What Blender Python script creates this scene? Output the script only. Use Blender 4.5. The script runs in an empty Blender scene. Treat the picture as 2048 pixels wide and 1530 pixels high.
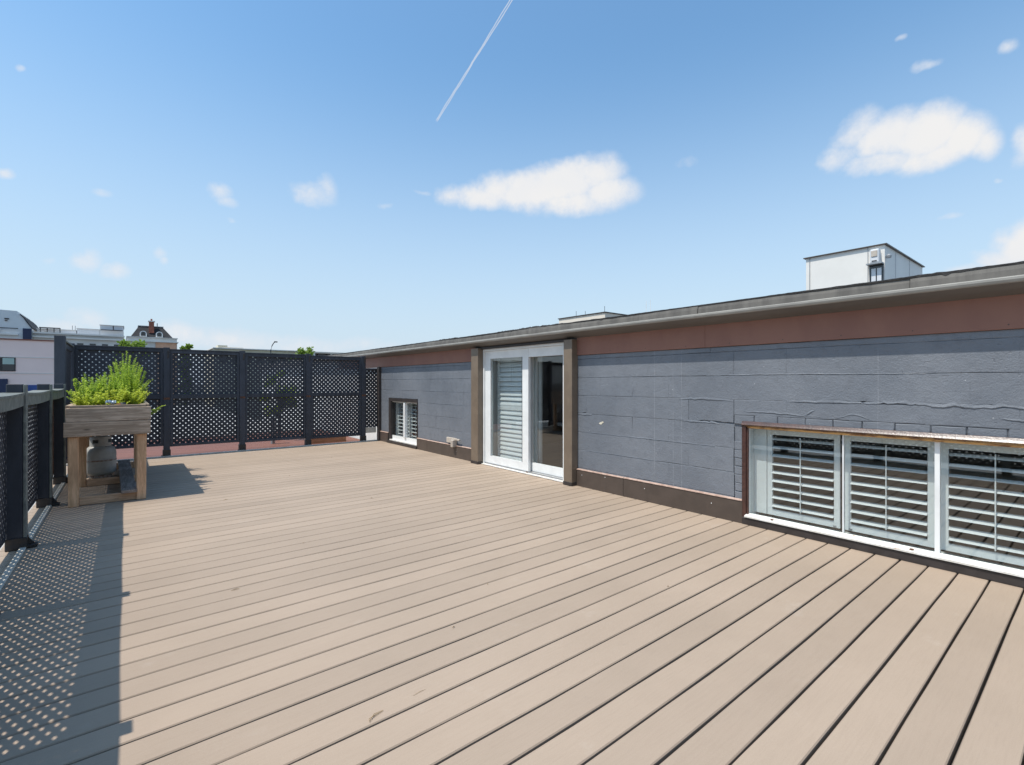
import bpy, bmesh, math, random
from mathutils import Vector, Matrix
R = random.Random(7)
rad = math.radians
scene = bpy.context.scene
COL = scene.collection

# ------------------------------------------------------------------ camera
YAW = math.atan(772 / 963.0)
cam_d = bpy.data.cameras.new('camera')
cam_d.sensor_width = 36.0
cam_d.lens = 36.0 * 963.0 / 2048.0
cam_d.clip_start = 0.05
cam_d.clip_end = 30000.0
cam = bpy.data.objects.new('camera', cam_d)
COL.objects.link(cam)
cam.location = (0, 0, 1.4)
cam.rotation_euler = (rad(90), 0, -YAW)
scene.camera = cam

# ------------------------------------------------------------------ sun, sky, exposure
TO_SUN = Vector((-0.49, 0.06, 1.0)).normalized()
SUN_EL = math.asin(TO_SUN.z)
SUN_AZ = math.atan2(TO_SUN.x, TO_SUN.y)
sun_d = bpy.data.lights.new('sun', 'SUN')
sun_d.energy = 4.3
sun_d.angle = rad(0.5)
sun_d.color = (1.0, 0.955, 0.88)
sun = bpy.data.objects.new('sun', sun_d)
COL.objects.link(sun)
sun.rotation_euler = (-TO_SUN).to_track_quat('-Z', 'Y').to_euler()
scene.view_settings.view_transform = 'Standard'
scene.view_settings.look = 'None'
scene.view_settings.exposure = 0.14
scene.view_settings.gamma = 1.0
scene.view_settings.use_curve_mapping = False
scene.cycles.max_bounces = 6
scene.cycles.diffuse_bounces = 3
scene.cycles.glossy_bounces = 3
scene.cycles.transparent_max_bounces = 12

SKY_STRENGTH = 0.14
world = bpy.data.worlds.new('World')
scene.world = world
world.use_nodes = True
wt = world.node_tree
wt.nodes.clear()


class NT:
    """small helper for node trees"""
    def __init__(s, tree):
        s.t = tree

    def n(s, kind, **kw):
        nd = s.t.nodes.new(kind)
        for k, v in kw.items():
            setattr(nd, k, v)
        return nd

    def put(s, sock, v):
        if hasattr(v, 'is_linked') or isinstance(v, bpy.types.NodeSocket):
            s.t.links.new(v, sock)
        elif v is not None:
            sock.default_value = v

    def m(s, op, a, b=None, c=None, clamp=False):
        nd = s.n('ShaderNodeMath', operation=op, use_clamp=clamp)
        for i, v in enumerate((a, b, c)):
            if v is not None:
                s.put(nd.inputs[i], v)
        return nd.outputs[0]

    def mix(s, fac, a, b, blend='MIX'):
        nd = s.n('ShaderNodeMix', data_type='RGBA', blend_type=blend)
        s.put(nd.inputs[0], fac)
        s.put(nd.inputs[6], a if isinstance(a, bpy.types.NodeSocket) or len(a) == 4 else (*a, 1))
        s.put(nd.inputs[7], b if isinstance(b, bpy.types.NodeSocket) or len(b) == 4 else (*b, 1))
        return nd.outputs[2]

    def noise(s, vec, scale, detail=3, rough=0.55, out=0):
        nd = s.n('ShaderNodeTexNoise')
        s.put(nd.inputs['Vector'], vec)
        nd.inputs['Scale'].default_value = scale
        nd.inputs['Detail'].default_value = detail
        nd.inputs['Roughness'].default_value = rough
        return nd.outputs[out]

    def ramp(s, fac, lo, hi, a=0.0, b=1.0, kind='SMOOTHSTEP'):
        nd = s.n('ShaderNodeMapRange', interpolation_type=kind)
        s.put(nd.inputs[0], fac)
        for i, v in enumerate((lo, hi, a, b)):
            nd.inputs[1 + i].default_value = v
        return nd.outputs[0]


def sky_dir(u, v):
    # compass direction of a point of the sky, as a world vector
    f_ = Vector((math.sin(YAW), math.cos(YAW), 0))
    r_ = Vector((math.cos(YAW), -math.sin(YAW), 0))
    return (f_ + r_ * u + Vector((0, 0, v))).normalized()


def build_sky():
    w = NT(wt)
    sky = w.n('ShaderNodeTexSky', sky_type='NISHITA', sun_disc=False)
    sky.sun_elevation = SUN_EL
    sky.sun_rotation = SUN_AZ
    sky.altitude = 100.0
    sky.air_density = 1.35
    sky.dust_density = 1.0
    sky.ozone_density = 2.2
    tc = w.n('ShaderNodeTexCoord')
    sep = w.n('ShaderNodeSeparateXYZ')
    wt.links.new(tc.outputs['Generated'], sep.inputs[0])
    n1 = w.n('ShaderNodeTexNoise')
    wt.links.new(tc.outputs['Generated'], n1.inputs['Vector'])
    n1.inputs['Scale'].default_value = 9.0
    n1.inputs['Detail'].default_value = 4.0
    n1.inputs['Roughness'].default_value = 0.6
    sepn = w.n('ShaderNodeSeparateXYZ')
    wt.links.new(n1.outputs['Color'], sepn.inputs[0])
    az = w.m('ARCTAN2', sep.outputs[0], sep.outputs[1])
    el = w.m('ARCSINE', sep.outputs[2])
    az = w.m('MULTIPLY_ADD', w.m('SUBTRACT', sepn.outputs[0], 0.5), 0.05, az)
    el = w.m('MULTIPLY_ADD', w.m('SUBTRACT', sepn.outputs[1], 0.5), 0.04, el)
    # cumulus: azimuth, elevation, half width, half height in degrees, thickness
    C = [(40.86, 21.75, 6.51, 2.56, 1.25), (45.0, 22.41, 5.57, 2.78, 1.3), (48.5, 22.99, 4.33, 2.48, 1.05), (49.94, 21.13, 4.29, 2.13, 1.1), (46.17, 20.31, 6.41, 1.66, 1.0),
         (34.92, 21.1, 4.43, 1.65, 1.05), (37.29, 22.02, 4.15, 1.84, 1.05), (31.67, 21.0, 2.34, 1.24, 0.7), (52.21, 20.97, 2.25, 1.51, 0.7), (49.36, 24.5, 2.58, 1.16, 0.6),
         (76.85, 21.79, 3.13, 2.34, 1.15), (79.34, 21.29, 3.26, 2.35, 1.3), (81.65, 20.41, 2.71, 1.99, 1.2), (79.68, 19.54, 3.74, 1.36, 1.05), (83.21, 19.56, 1.36, 1.7, 0.95),
         (74.58, 22.92, 2.15, 2.04, 0.75), (73.39, 21.21, 2.01, 1.49, 0.6), (74.58, 20.09, 1.56, 0.85, 0.5), (76.48, 19.84, 3.35, 1.08, 0.85), (85.81, 18.73, 1.1, 1.82, 0.7),
         (85.81, 10.98, 2.49, 2.03, 1.3), (84.39, 10.26, 2.04, 1.21, 0.9), (81.97, 9.64, 1.89, 0.59, 0.6), (16.21, 20.0, 2.44, 1.46, 0.5), (17.49, 20.66, 1.29, 1.36, 0.42),
         (7.7, 18.66, 1.05, 0.82, 0.42), (8.27, 17.98, 1.06, 0.56, 0.42), (-1.66, 16.58, 0.83, 0.46, 0.34), (-2.58, 10.71, 1.14, 1.12, 0.46), (-0.61, 10.0, 1.14, 0.98, 0.5),
         (2.74, 12.3, 0.78, 0.74, 0.36), (3.14, 11.67, 0.55, 0.46, 0.4), (-7.82, 16.42, 0.51, 0.6, 0.5), (-6.84, 24.83, 0.35, 0.31, 0.36), (-4.79, 10.43, 0.44, 0.33, 0.25),
         (79.27, 26.38, 1.03, 0.44, 0.44), (84.74, 25.8, 0.8, 0.54, 0.48), (77.65, 28.8, 0.4, 0.32, 0.42), (28.19, 21.23, 1.04, 0.36, 0.34), (81.17, 14.25, 0.91, 0.33, 0.3),
         (8.58, 16.25, 0.45, 0.24, 0.3), (23.94, 19.34, 0.78, 0.31, 0.22), (58.22, 23.28, 1.16, 0.57, 0.2), (84.1, 16.36, 0.35, 0.23, 0.3), (4.13, 4.52, 3.63, 1.46, 0.5),
         (8.81, 4.35, 4.92, 1.54, 0.5), (14.95, 4.05, 5.97, 1.19, 0.44), (-2.85, 5.52, 1.67, 0.97, 0.46), (-4.47, 4.95, 2.22, 0.69, 0.36), (21.2, 4.22, 5.4, 0.9, 0.3)]
    q = random.Random(3)
    for i in range(7):                      # the same fair-weather sky all the way round
        a = q.uniform(100, 345)
        e = q.uniform(8, 45)
        sx = q.uniform(2, 6)
        th = q.uniform(.4, 1.2)
        C.append((a - 360 if a > 180 else a, e, sx, sx * .4, th))
        C.append(((a - 360 if a > 180 else a) + sx * .5, e + sx * .2, sx * .5, sx * .35, th))
    ae = w.n('ShaderNodeCombineXYZ')
    wt.links.new(az, ae.inputs[0])
    wt.links.new(el, ae.inputs[1])
    val = None
    for a, e, ra, re, th in C:
        th = th * 1.22 if th < .6 else th
        sc = w.n('ShaderNodeVectorMath', operation='MULTIPLY_ADD')
        wt.links.new(ae.outputs[0], sc.inputs[0])
        sc.inputs[1].default_value = (1 / rad(ra), 1 / rad(re), 0)
        sc.inputs[2].default_value = (-a / ra, -e / re, 0)
        dp = w.n('ShaderNodeVectorMath', operation='DOT_PRODUCT')
        wt.links.new(sc.outputs[0], dp.inputs[0])
        wt.links.new(sc.outputs[0], dp.inputs[1])
        v = w.m('MULTIPLY_ADD', dp.outputs['Value'], -th, th)
        val = v if val is None else w.m('MAXIMUM', val, v)
    n2 = w.noise(tc.outputs['Generated'], 36.0, 6, 0.66)
    val = w.m('MULTIPLY_ADD', w.m('SUBTRACT', n2, 0.5), 0.95, val)
    alpha = w.ramp(val, -0.16, 1.08)
    body = w.ramp(val, 0.2, 1.15)
    n3 = w.noise(tc.outputs['Generated'], 7.0, 4, 0.55)
    body = w.m('MULTIPLY', body, w.ramp(n3, 0.3, 0.7, 0.6, 1.0))
    k = 0.88 / SKY_STRENGTH
    ccol = w.mix(body, (0.80 * k, 0.84 * k, 0.91 * k), (0.92 * k, 0.91 * k, 0.90 * k))
    # camera colour response of the photograph: a touch lighter and cleaner blue
    hsv = w.n('ShaderNodeHueSaturation')
    hsv.inputs['Saturation'].default_value = 1.1
    hsv.inputs['Value'].default_value = 1.0
    wt.links.new(sky.outputs[0], hsv.inputs['Color'])
    graded = w.mix(1.0, hsv.outputs[0], (0.97, 1.20, 1.23), 'MULTIPLY')
    hz = w.ramp(w.m('ARCSINE', sep.outputs[2]), rad(-2), rad(36), 0.90, 0.04)
    graded = w.mix(hz, graded, (0.63 * k, 0.75 * k, 0.91 * k))
    col = w.mix(alpha, graded, ccol)
    # a fresh double contrail: distance from a great circle, from its tail upward
    va = sky_dir(-.1578, .5415)
    vb = sky_dir(-.0021, .794)
    nn = va.cross(vb).normalized()
    tt = nn.cross(va).normalized()

    def dot(v):
        d = w.n('ShaderNodeVectorMath', operation='DOT_PRODUCT')
        wt.links.new(tc.outputs['Generated'], d.inputs[0])
        d.inputs[1].default_value = v
        return d.outputs['Value']
    along = dot(tt)
    wob = w.m('MULTIPLY', w.m('SUBTRACT', w.noise(tc.outputs['Generated'], 55.0, 3, .6), .5), .0022)
    off = w.m('ADD', dot(nn), wob)
    gapw = w.m('MULTIPLY_ADD', w.noise(tc.outputs['Generated'], 14.0, 1, .5), .0034, -.0005)
    d1 = w.m('ABSOLUTE', w.m('SUBTRACT', w.m('ABSOLUTE', off), gapw))
    line = w.ramp(d1, .0001, .0011, .72, 0.0)
    seg = w.m('MULTIPLY', w.ramp(along, -.001, .006), w.ramp(along, .55, .8, 1, 0))
    front = w.ramp(dot(va), 0.0, .1)
    trail = w.m('MULTIPLY', w.m('MULTIPLY', line, seg), front)
    col = w.mix(trail, col, (0.84 * k, 0.85 * k, 0.88 * k))
    bg = w.n('ShaderNodeBackground')
    wt.links.new(col, bg.inputs[0])
    bg.inputs[1].default_value = SKY_STRENGTH
    out = w.n('ShaderNodeOutputWorld')
    wt.links.new(bg.outputs[0], out.inputs[0])


build_sky()


# ------------------------------------------------------------------ materials
def new_mat(name):
    mt = bpy.data.materials.new(name)
    mt.use_nodes = True
    mt.node_tree.nodes.clear()
    return mt, NT(mt.node_tree)


def finish(w, shader):
    o = w.n('ShaderNodeOutputMaterial')
    w.t.links.new(shader, o.inputs[0])


def pos(w, stretch=(1, 1, 1), per_object=False):
    g = w.n('ShaderNodeNewGeometry')
    mp = w.n('ShaderNodeMapping')
    mp.inputs['Scale'].default_value = stretch
    w.t.links.new(g.outputs['Position'], mp.inputs['Vector'])
    if per_object:
        oi = w.n('ShaderNodeObjectInfo')
        cx = w.n('ShaderNodeCombineXYZ')
        r = w.m('MULTIPLY', oi.outputs['Random'], 37.0)
        w.t.links.new(r, cx.inputs[0])
        w.t.links.new(w.m('MULTIPLY', oi.outputs['Random'], 91.0), cx.inputs[2])
        w.t.links.new(cx.outputs[0], mp.inputs['Location'])
    return mp.outputs[0], g


def surf(name, base, base2=None, scale=6.0, rough=0.6, bump=0.0, bscale=60.0, stretch=(1, 1, 1), metal=0.0, spec=0.4,
         vary=0.0, per_object=False, detail=4, lo=0.35, hi=0.65, speck=None, bdist=0.004, rough2=None):
    mt, w = new_mat(name)
    v, g = pos(w, stretch, per_object)
    n = w.noise(v, scale, detail, 0.6)
    fac = w.ramp(n, lo, hi)
    col = w.mix(fac, base, base2 or tuple(c * 0.85 for c in base))
    if speck:
        sc, amount, scol = speck
        ns = w.noise(v, sc, 2, 0.5)
        col = w.mix(w.ramp(ns, 1 - amount - .06, 1 - amount + .06), col, scol)
    if vary:
        oi = w.n('ShaderNodeObjectInfo')
        hv = w.n('ShaderNodeHueSaturation')
        w.t.links.new(col, hv.inputs['Color'])
        w.t.links.new(w.ramp(oi.outputs['Random'], 0, 1, 1 - vary, 1 + vary, 'LINEAR'), hv.inputs['Value'])
        col = hv.outputs[0]
    p = w.n('ShaderNodeBsdfPrincipled')
    w.put(p.inputs['Base Color'], col)
    p.inputs['Roughness'].default_value = rough
    if rough2 is not None:
        w.put(p.inputs['Roughness'], w.ramp(n, lo, hi, rough, rough2))
    p.inputs['Metallic'].default_value = metal
    p.inputs['Specular IOR Level'].default_value = spec
    if bump:
        b = w.n('ShaderNodeBump')
        b.inputs['Strength'].default_value = bump
        b.inputs['Distance'].default_value = bdist
        w.put(b.inputs['Height'], w.noise(v, bscale, 4, 0.6))
        w.t.links.new(b.outputs[0], p.inputs['Normal'])
    finish(w, p.outputs[0])
    return mt


def wood(name, light, dark, axis='X', knots=True, rough=0.75):
    """weathered timber: grain runs along axis"""
    mt, w = new_mat(name)
    st = {'X': (1.2, 14, 14), 'Y': (14, 1.2, 14), 'Z': (14, 14, 1.2)}[axis]
    v, g = pos(w, st, True)
    nw = w.noise(v, 0.8, 3, 0.5, out=1)
    vm = w.n('ShaderNodeVectorMath', operation='MULTIPLY_ADD')
    w.t.links.new(nw, vm.inputs[0])
    vm.inputs[1].default_value = (1.4, 1.4, 1.4)
    w.t.links.new(v, vm.inputs[2])
    n = w.noise(vm.outputs[0], 2.2, 6, 0.65)
    fine = w.noise(vm.outputs[0], 11.0, 3, 0.6)
    f = w.m('MULTIPLY_ADD', w.m('SUBTRACT', fine, 0.5), 0.55, n)
    col = w.mix(w.ramp(f, 0.36, 0.68), dark, light)
    v2, _ = pos(w, (1, 1, 1), True)
    big = w.noise(v2, 3.0, 3, 0.5)
    col = w.mix(w.ramp(big, 0.4, 0.75, 0, 0.4), col, tuple(c * 0.6 for c in dark))
    if knots:
        vo = w.n('ShaderNodeTexVoronoi')
        ks = {'X': (2.6, 9, 9), 'Y': (9, 2.6, 9), 'Z': (9, 9, 2.6)}[axis]
        vk, _ = pos(w, ks, True)
        w.t.links.new(vk, vo.inputs['Vector'])
        vo.inputs['Scale'].default_value = 0.8
        k = w.ramp(vo.outputs['Distance'], 0.06, 0.13, 0.85, 0.0)
        col = w.mix(k, col, tuple(c * 0.25 for c in dark))
    p = w.n('ShaderNodeBsdfPrincipled')
    w.put(p.inputs['Base Color'], col)
    p.inputs['Roughness'].default_value = rough
    p.inputs['Specular IOR Level'].default_value = 0.25
    b = w.n('ShaderNodeBump')
    b.inputs['Strength'].default_value = 0.5
    b.inputs['Distance'].default_value = 0.003
    w.put(b.inputs['Height'], f)
    w.t.links.new(b.outputs[0], p.inputs['Normal'])
    finish(w, p.outputs[0])
    return mt


def glass(name, tint=(0.955, 0.975, 0.968), ior=1.5, gain=1.9):
    mt, w = new_mat(name)
    fr = w.n('ShaderNodeFresnel')
    gg_ = w.n('ShaderNodeNewGeometry')
    w.t.links.new(w.ramp(gg_.outputs['Backfacing'], 0, 1, ior, 1 / ior, 'LINEAR'), fr.inputs['IOR'])
    f = w.m('MULTIPLY', fr.outputs[0], gain, clamp=True)
    tr = w.n('ShaderNodeBsdfTransparent')
    tr.inputs[0].default_value = (*tint, 1)
    gl = w.n('ShaderNodeBsdfGlossy')
    gl.inputs['Roughness'].default_value = 0.004
    v, _ = pos(w)
    b = w.n('ShaderNodeBump')
    b.inputs['Strength'].default_value = 0.06
    b.inputs['Distance'].default_value = 0.02
    w.put(b.inputs['Height'], w.noise(v, 2.0, 1, 0.4))
    w.t.links.new(b.outputs[0], gl.inputs['Normal'])
    mx = w.n('ShaderNodeMixShader')
    w.t.links.new(f, mx.inputs[0])
    w.t.links.new(tr.outputs[0], mx.inputs[1])
    w.t.links.new(gl.outputs[0], mx.inputs[2])
    finish(w, mx.outputs[0])
    return mt


def deck_mat():
    mt, w = new_mat('composite_decking')
    v, g = pos(w)
    oi = w.n('ShaderNodeObjectInfo')
    vs, _ = pos(w, (1.5, 26, 1), True)
    grain = w.noise(vs, 5.0, 4, 0.6)
    big = w.noise(v, 0.9, 4, 0.6)
    fine = w.noise(v, 240.0, 2, 0.6)
    col = w.mix(w.ramp(big, 0.3, 0.7), (0.378, 0.288, 0.214), (0.342, 0.260, 0.192))
    col = w.mix(w.ramp(grain, 0.4, 0.72, 0, 0.22), col, (0.29, 0.218, 0.160))
    col = w.mix(w.ramp(fine, 0.35, 0.75, 0, 0.18), col, (0.50, 0.41, 0.31))
    stain = w.noise(v, 4.5, 5, 0.65)
    col = w.mix(w.ramp(stain, 0.66, 0.78, 0, 0.35), col, (0.27, 0.215, 0.17))
    dust = w.noise(v, 2.6, 5, 0.7)
    col = w.mix(w.ramp(dust, 0.6, 0.78, 0, 0.3), col, (0.47, 0.40, 0.33))
    hv = w.n('ShaderNodeHueSaturation')
    w.t.links.new(col, hv.inputs['Color'])
    w.t.links.new(w.ramp(oi.outputs['Random'], 0, 1, 0.93, 1.06, 'LINEAR'), hv.inputs['Value'])
    p = w.n('ShaderNodeBsdfPrincipled')
    w.put(p.inputs['Base Color'], hv.outputs[0])
    p.inputs['Roughness'].default_value = 0.62
    p.inputs['Specular IOR Level'].default_value = 0.3
    b = w.n('ShaderNodeBump')
    b.inputs['Strength'].default_value = 0.25
    b.inputs['Distance'].default_value = 0.0025
    h = w.m('MULTIPLY_ADD', fine, 0.35, grain)
    w.put(b.inputs['Height'], h)
    w.t.links.new(b.outputs[0], p.inputs['Normal'])
    finish(w, p.outputs[0])
    return mt


def block_paint():
    """grey-blue masonry paint, semi-gloss, lumpy, with a few pale run marks"""
    mt, w = new_mat('slate_masonry_paint')
    v, g = pos(w)
    big = w.noise(v, 1.3, 4, 0.6)
    mid = w.noise(v, 9.0, 5, 0.65)
    fine = w.noise(v, 75.0, 4, 0.7)
    col = w.mix(w.ramp(big, 0.3, 0.7), (0.138, 0.151, 0.172), (0.178, 0.190, 0.211))
    col = w.mix(w.ramp(mid, 0.5, 0.72, 0, 0.45), col, (0.118, 0.128, 0.147))
    oi = w.n('ShaderNodeObjectInfo')
    hv = w.n('ShaderNodeHueSaturation')
    w.t.links.new(col, hv.inputs['Color'])
    w.t.links.new(w.ramp(oi.outputs['Random'], 0, 1, 0.98, 1.02, 'LINEAR'), hv.inputs['Value'])
    col = hv.outputs[0]
    sp = w.n('ShaderNodeSeparateXYZ')
    w.t.links.new(g.outputs['Position'], sp.inputs[0])
    wob = w.noise(v, 3.0, 2, 0.5)
    runs = None
    for y0, hw in ((3.335, .006), (3.09, .004), (2.985, .005), (1.2, .004), (8.25, .004)):
        d = w.m('ABSOLUTE', w.m('SUBTRACT', w.m('MULTIPLY_ADD', wob, 0.012, sp.outputs[1]), y0 + .006))
        r = w.ramp(d, 0.0, hw, 0.30, 0.0)
        runs = r if runs is None else w.m('MAXIMUM', runs, r)
    col = w.mix(w.m('MULTIPLY', runs, w.ramp(mid, 0.35, 0.6)), col, (0.42, 0.43, 0.45))
    chip = w.noise(v, 33.0, 2, 0.5)
    col = w.mix(w.ramp(chip, 0.79, 0.81), col, (0.45, 0.45, 0.45))
    p = w.n('ShaderNodeBsdfPrincipled')
    w.put(p.inputs['Base Color'], col)
    w.put(p.inputs['Roughness'], w.ramp(mid, 0.3, 0.7, 0.40, 0.58))
    p.inputs['Specular IOR Level'].default_value = 0.42
    h = w.m('MULTIPLY_ADD', mid, 1.5, w.m('MULTIPLY', fine, 0.75))
    pit = w.ramp(w.noise(v, 26.0, 3, 0.6), 0.66, 0.74)
    h = w.m('MULTIPLY_ADD', pit, -0.5, h)
    b = w.n('ShaderNodeBump')
    b.inputs['Strength'].default_value = 0.8
    b.inputs['Distance'].default_value = 0.007
    w.put(b.inputs['Height'], h)
    w.t.links.new(b.outputs[0], p.inputs['Normal'])
    finish(w, p.outputs[0])
    return mt


def leaf_mat(name, a, b_, trans=0.45):
    mt, w = new_mat(name)
    v, g = pos(w)
    n = w.noise(v, 40.0, 2, 0.5)
    big = w.noise(v, 5.0, 2, 0.5)
    col = w.mix(w.ramp(w.m('MULTIPLY_ADD', n, 0.5, w.m('MULTIPLY', big, 0.5)), 0.38, 0.62), a, b_)
    d = w.n('ShaderNodeBsdfPrincipled')
    w.put(d.inputs['Base Color'], col)
    d.inputs['Roughness'].default_value = 0.5
    d.inputs['Specular IOR Level'].default_value = 0.35
    t = w.n('ShaderNodeBsdfTranslucent')
    w.put(t.inputs[0], col)
    mx = w.n('ShaderNodeMixShader')
    mx.inputs[0].default_value = trans
    w.t.links.new(d.outputs[0], mx.inputs[1])
    w.t.links.new(t.outputs[0], mx.inputs[2])
    finish(w, mx.outputs[0])
    return mt


M = {}
M['deck'] = deck_mat()
M['block'] = block_paint()
M['under'] = surf('dark_joists', (0.02, 0.017, 0.015), rough=0.9)
M['trim'] = surf('pale_edge_trim', (0.62, 0.58, 0.50), (0.48, 0.44, 0.37), scale=12, rough=0.6, bump=0.2)
M['fence'] = surf('slate_fence_paint', (0.055, 0.060, 0.074), (0.042, 0.046, 0.056), scale=9, stretch=(1, 1, .25), rough=0.6, bump=0.35,
                  bscale=40, vary=0.14, spec=0.3)
M['fence_in'] = surf('pale_fence_paint', (0.20, 0.21, 0.185), (0.135, 0.142, 0.13), scale=14, rough=0.7, bump=0.4, bscale=50, vary=0.1, spec=0.3)  # paler grey-green than the slate fence paint, for facing boards and rails
M['lattice'] = surf('lattice_paint', (0.050, 0.054, 0.066), (0.036, 0.039, 0.048), scale=14, rough=0.6, vary=0.2, spec=0.3)
M['lattice_brown'] = surf('brown_lattice_paint', (0.16, 0.075, 0.05), (0.10, 0.055, 0.04), scale=10, rough=0.7, spec=0.2)  # browner tone for the lattice panel beside the planter
M['shoe'] = surf('black_post_shoe', (0.025, 0.025, 0.027), (0.05, 0.035, 0.025), scale=18, rough=0.5)
M['rust'] = surf('rusty_strap', (0.16, 0.065, 0.03), (0.07, 0.035, 0.022), scale=30, rough=0.75)
M['band'] = surf('red_brown_board', (0.275, 0.136, 0.098), (0.245, 0.119, 0.088), scale=2.5, stretch=(1, 1.2, .5), rough=0.55, bump=0.25, bscale=14,
                 speck=(60, .22, (0.24, 0.13, 0.10)), spec=0.3)
M['metal_br'] = surf('brown_flashing', (0.085, 0.064, 0.052), (0.070, 0.053, 0.043), scale=5, rough=0.38, bump=0.12, bscale=8, spec=0.45,
                     speck=(70, .17, (0.2, 0.17, 0.15)))
M['jamb'] = surf('brown_metal_jamb', (0.185, 0.140, 0.100), (0.158, 0.118, 0.084), scale=5, rough=0.35, bump=0.1, bscale=8, spec=0.5)
M['lip'] = surf('salmon_flashing_edge', (0.50, 0.36, 0.29), (0.36, 0.24, 0.19), scale=20, rough=0.5)
M['gutter'] = surf('grey_eave_metal', (0.158, 0.147, 0.131), (0.112, 0.104, 0.094), scale=4, stretch=(1, 2.2, .4), rough=0.6, bump=0.25, bscale=9, spec=0.2,
                   speck=(45, .2, (0.10, 0.094, 0.088)))
M['soffit'] = surf('grey_soffit', (0.15, 0.14, 0.13), (0.12, 0.112, 0.104), scale=3, stretch=(1, .3, 1), rough=0.55)
M['drip'] = surf('pale_drip_edge', (0.31, 0.295, 0.265), (0.25, 0.238, 0.215), scale=8, stretch=(1, .4, 1), rough=0.4)  # paler than the eave metal; the lip's highlight is put into this colour
M['tar'] = surf('roof_tar', (0.055, 0.052, 0.050), (0.03, 0.029, 0.028), scale=16, rough=0.7, bump=0.7, bscale=30, bdist=.01)
M['gravel'] = surf('roof_gravel', (0.16, 0.155, 0.15), (0.10, 0.095, 0.09), scale=60, rough=0.9)
M['white'] = surf('white_frame', (0.78, 0.78, 0.76), (0.72, 0.72, 0.70), scale=5, rough=0.35, spec=0.5)
M['white_in'] = surf('white_shutter', (0.76, 0.78, 0.78), (0.72, 0.74, 0.74), scale=6, rough=0.45)
M['sill'] = surf('worn_white_sill', (0.74, 0.72, 0.68), (0.62, 0.59, 0.53), scale=9, rough=0.5, bump=0.2, speck=(14, .24, (0.34, 0.16, 0.06)))
M['bronze'] = surf('bronze_frame', (0.075, 0.032, 0.024), (0.045, 0.020, 0.016), scale=24, rough=0.32, bump=0.3, bscale=70, spec=0.6)
M['gold'] = surf('worn_gold_edge', (0.52, 0.35, 0.16), (0.19, 0.095, 0.055), scale=22, stretch=(1, .35, 1), rough=0.3, metal=0.6, bump=0.5, bscale=90, lo=.45, hi=.6)
M['darkfr'] = surf('dark_brown_frame', (0.045, 0.038, 0.036), (0.034, 0.028, 0.026), scale=8, rough=0.45)
M['glass'] = glass('window_glass')
M['farglass'] = surf('far_window_glass', (0.02, 0.022, 0.026), (0.03, 0.034, 0.04), scale=.5, rough=0.08, spec=0.6)
M['in_wall'] = surf('tan_interior_wall', (0.55, 0.45, 0.33), (0.50, 0.41, 0.30), scale=2, rough=0.8)
M['in_floor'] = surf('interior_floor', (0.20, 0.14, 0.09), (0.15, 0.10, 0.07), scale=5, stretch=(.3, 3, 1), rough=0.4)
M['in_dark'] = surf('dark_furniture', (0.04, 0.03, 0.026), (0.03, 0.023, 0.02), scale=5, rough=0.5)
M['white_wall'] = surf('white_wall_paint', (0.78, 0.77, 0.74), (0.72, 0.71, 0.68), scale=2, rough=0.6, bump=0.2)
M['red_deck'] = surf('red_brown_decking', (0.20, 0.082, 0.055), (0.16, 0.064, 0.043), scale=6, stretch=(.5, 6, 1), rough=0.65, vary=0.15, per_object=True)
M['wood_x'] = wood('grey_weathered_board', (0.60, 0.45, 0.33), (0.34, 0.245, 0.17), 'X')
M['wood_y'] = wood('grey_weathered_board_long', (0.52, 0.42, 0.335), (0.29, 0.225, 0.175), 'Y')
M['leg'] = wood('tan_timber_leg', (0.78, 0.50, 0.30), (0.55, 0.33, 0.185), 'Z')
M['rail_x'] = wood('tan_timber_rail', (0.66, 0.43, 0.27), (0.45, 0.28, 0.17), 'X')
M['rim'] = wood('pale_timber_rim', (0.48, 0.37, 0.27), (0.30, 0.22, 0.155), 'Y', knots=False)
M['rim_x'] = wood('pale_timber_rim_cross', (0.44, 0.34, 0.25), (0.28, 0.20, 0.14), 'X', knots=False)
M['plank'] = wood('dark_weathered_plank', (0.36, 0.295, 0.25), (0.19, 0.152, 0.128), 'Y')
M['soil'] = surf('soil', (0.035, 0.025, 0.018), (0.06, 0.045, 0.03), scale=30, rough=0.95, bump=0.8, bscale=40, bdist=.02)
M['tank'] = surf('grey_white_tank_paint', (0.40, 0.39, 0.36), (0.31, 0.30, 0.27), scale=7, rough=0.42, bump=0.1, speck=(24, .26, (0.20, 0.12, 0.08)))
M['tank_rust'] = surf('tank_rust_band', (0.19, 0.115, 0.075), (0.36, 0.32, 0.28), scale=26, rough=0.7)
M['valve'] = surf('brass_valve', (0.38, 0.27, 0.10), (0.25, 0.18, 0.08), scale=20, rough=0.35, metal=0.8)
M['black'] = surf('black_plastic', (0.018, 0.018, 0.02), rough=0.4)
M['herb'] = leaf_mat('herb_leaf', (0.50, 0.62, 0.075), (0.31, 0.45, 0.05), 0.45)
M['herb_y'] = leaf_mat('herb_leaf_yellow', (0.60, 0.64, 0.08), (0.44, 0.53, 0.06), 0.45)
M['stem'] = surf('green_stem', (0.16, 0.22, 0.05), (0.11, 0.14, 0.04), scale=20, rough=0.6)
M['tree'] = leaf_mat('tree_leaf', (0.10, 0.17, 0.03), (0.05, 0.10, 0.02), 0.35)
M['tree_l'] = leaf_mat('tree_leaf_light', (0.27, 0.38, 0.06), (0.16, 0.26, 0.04), 0.45)
M['bark'] = surf('bark', (0.10, 0.075, 0.055), (0.06, 0.045, 0.035), scale=8, stretch=(1, 1, .2), rough=0.9, bump=0.6, bscale=12, bdist=.03)
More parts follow.
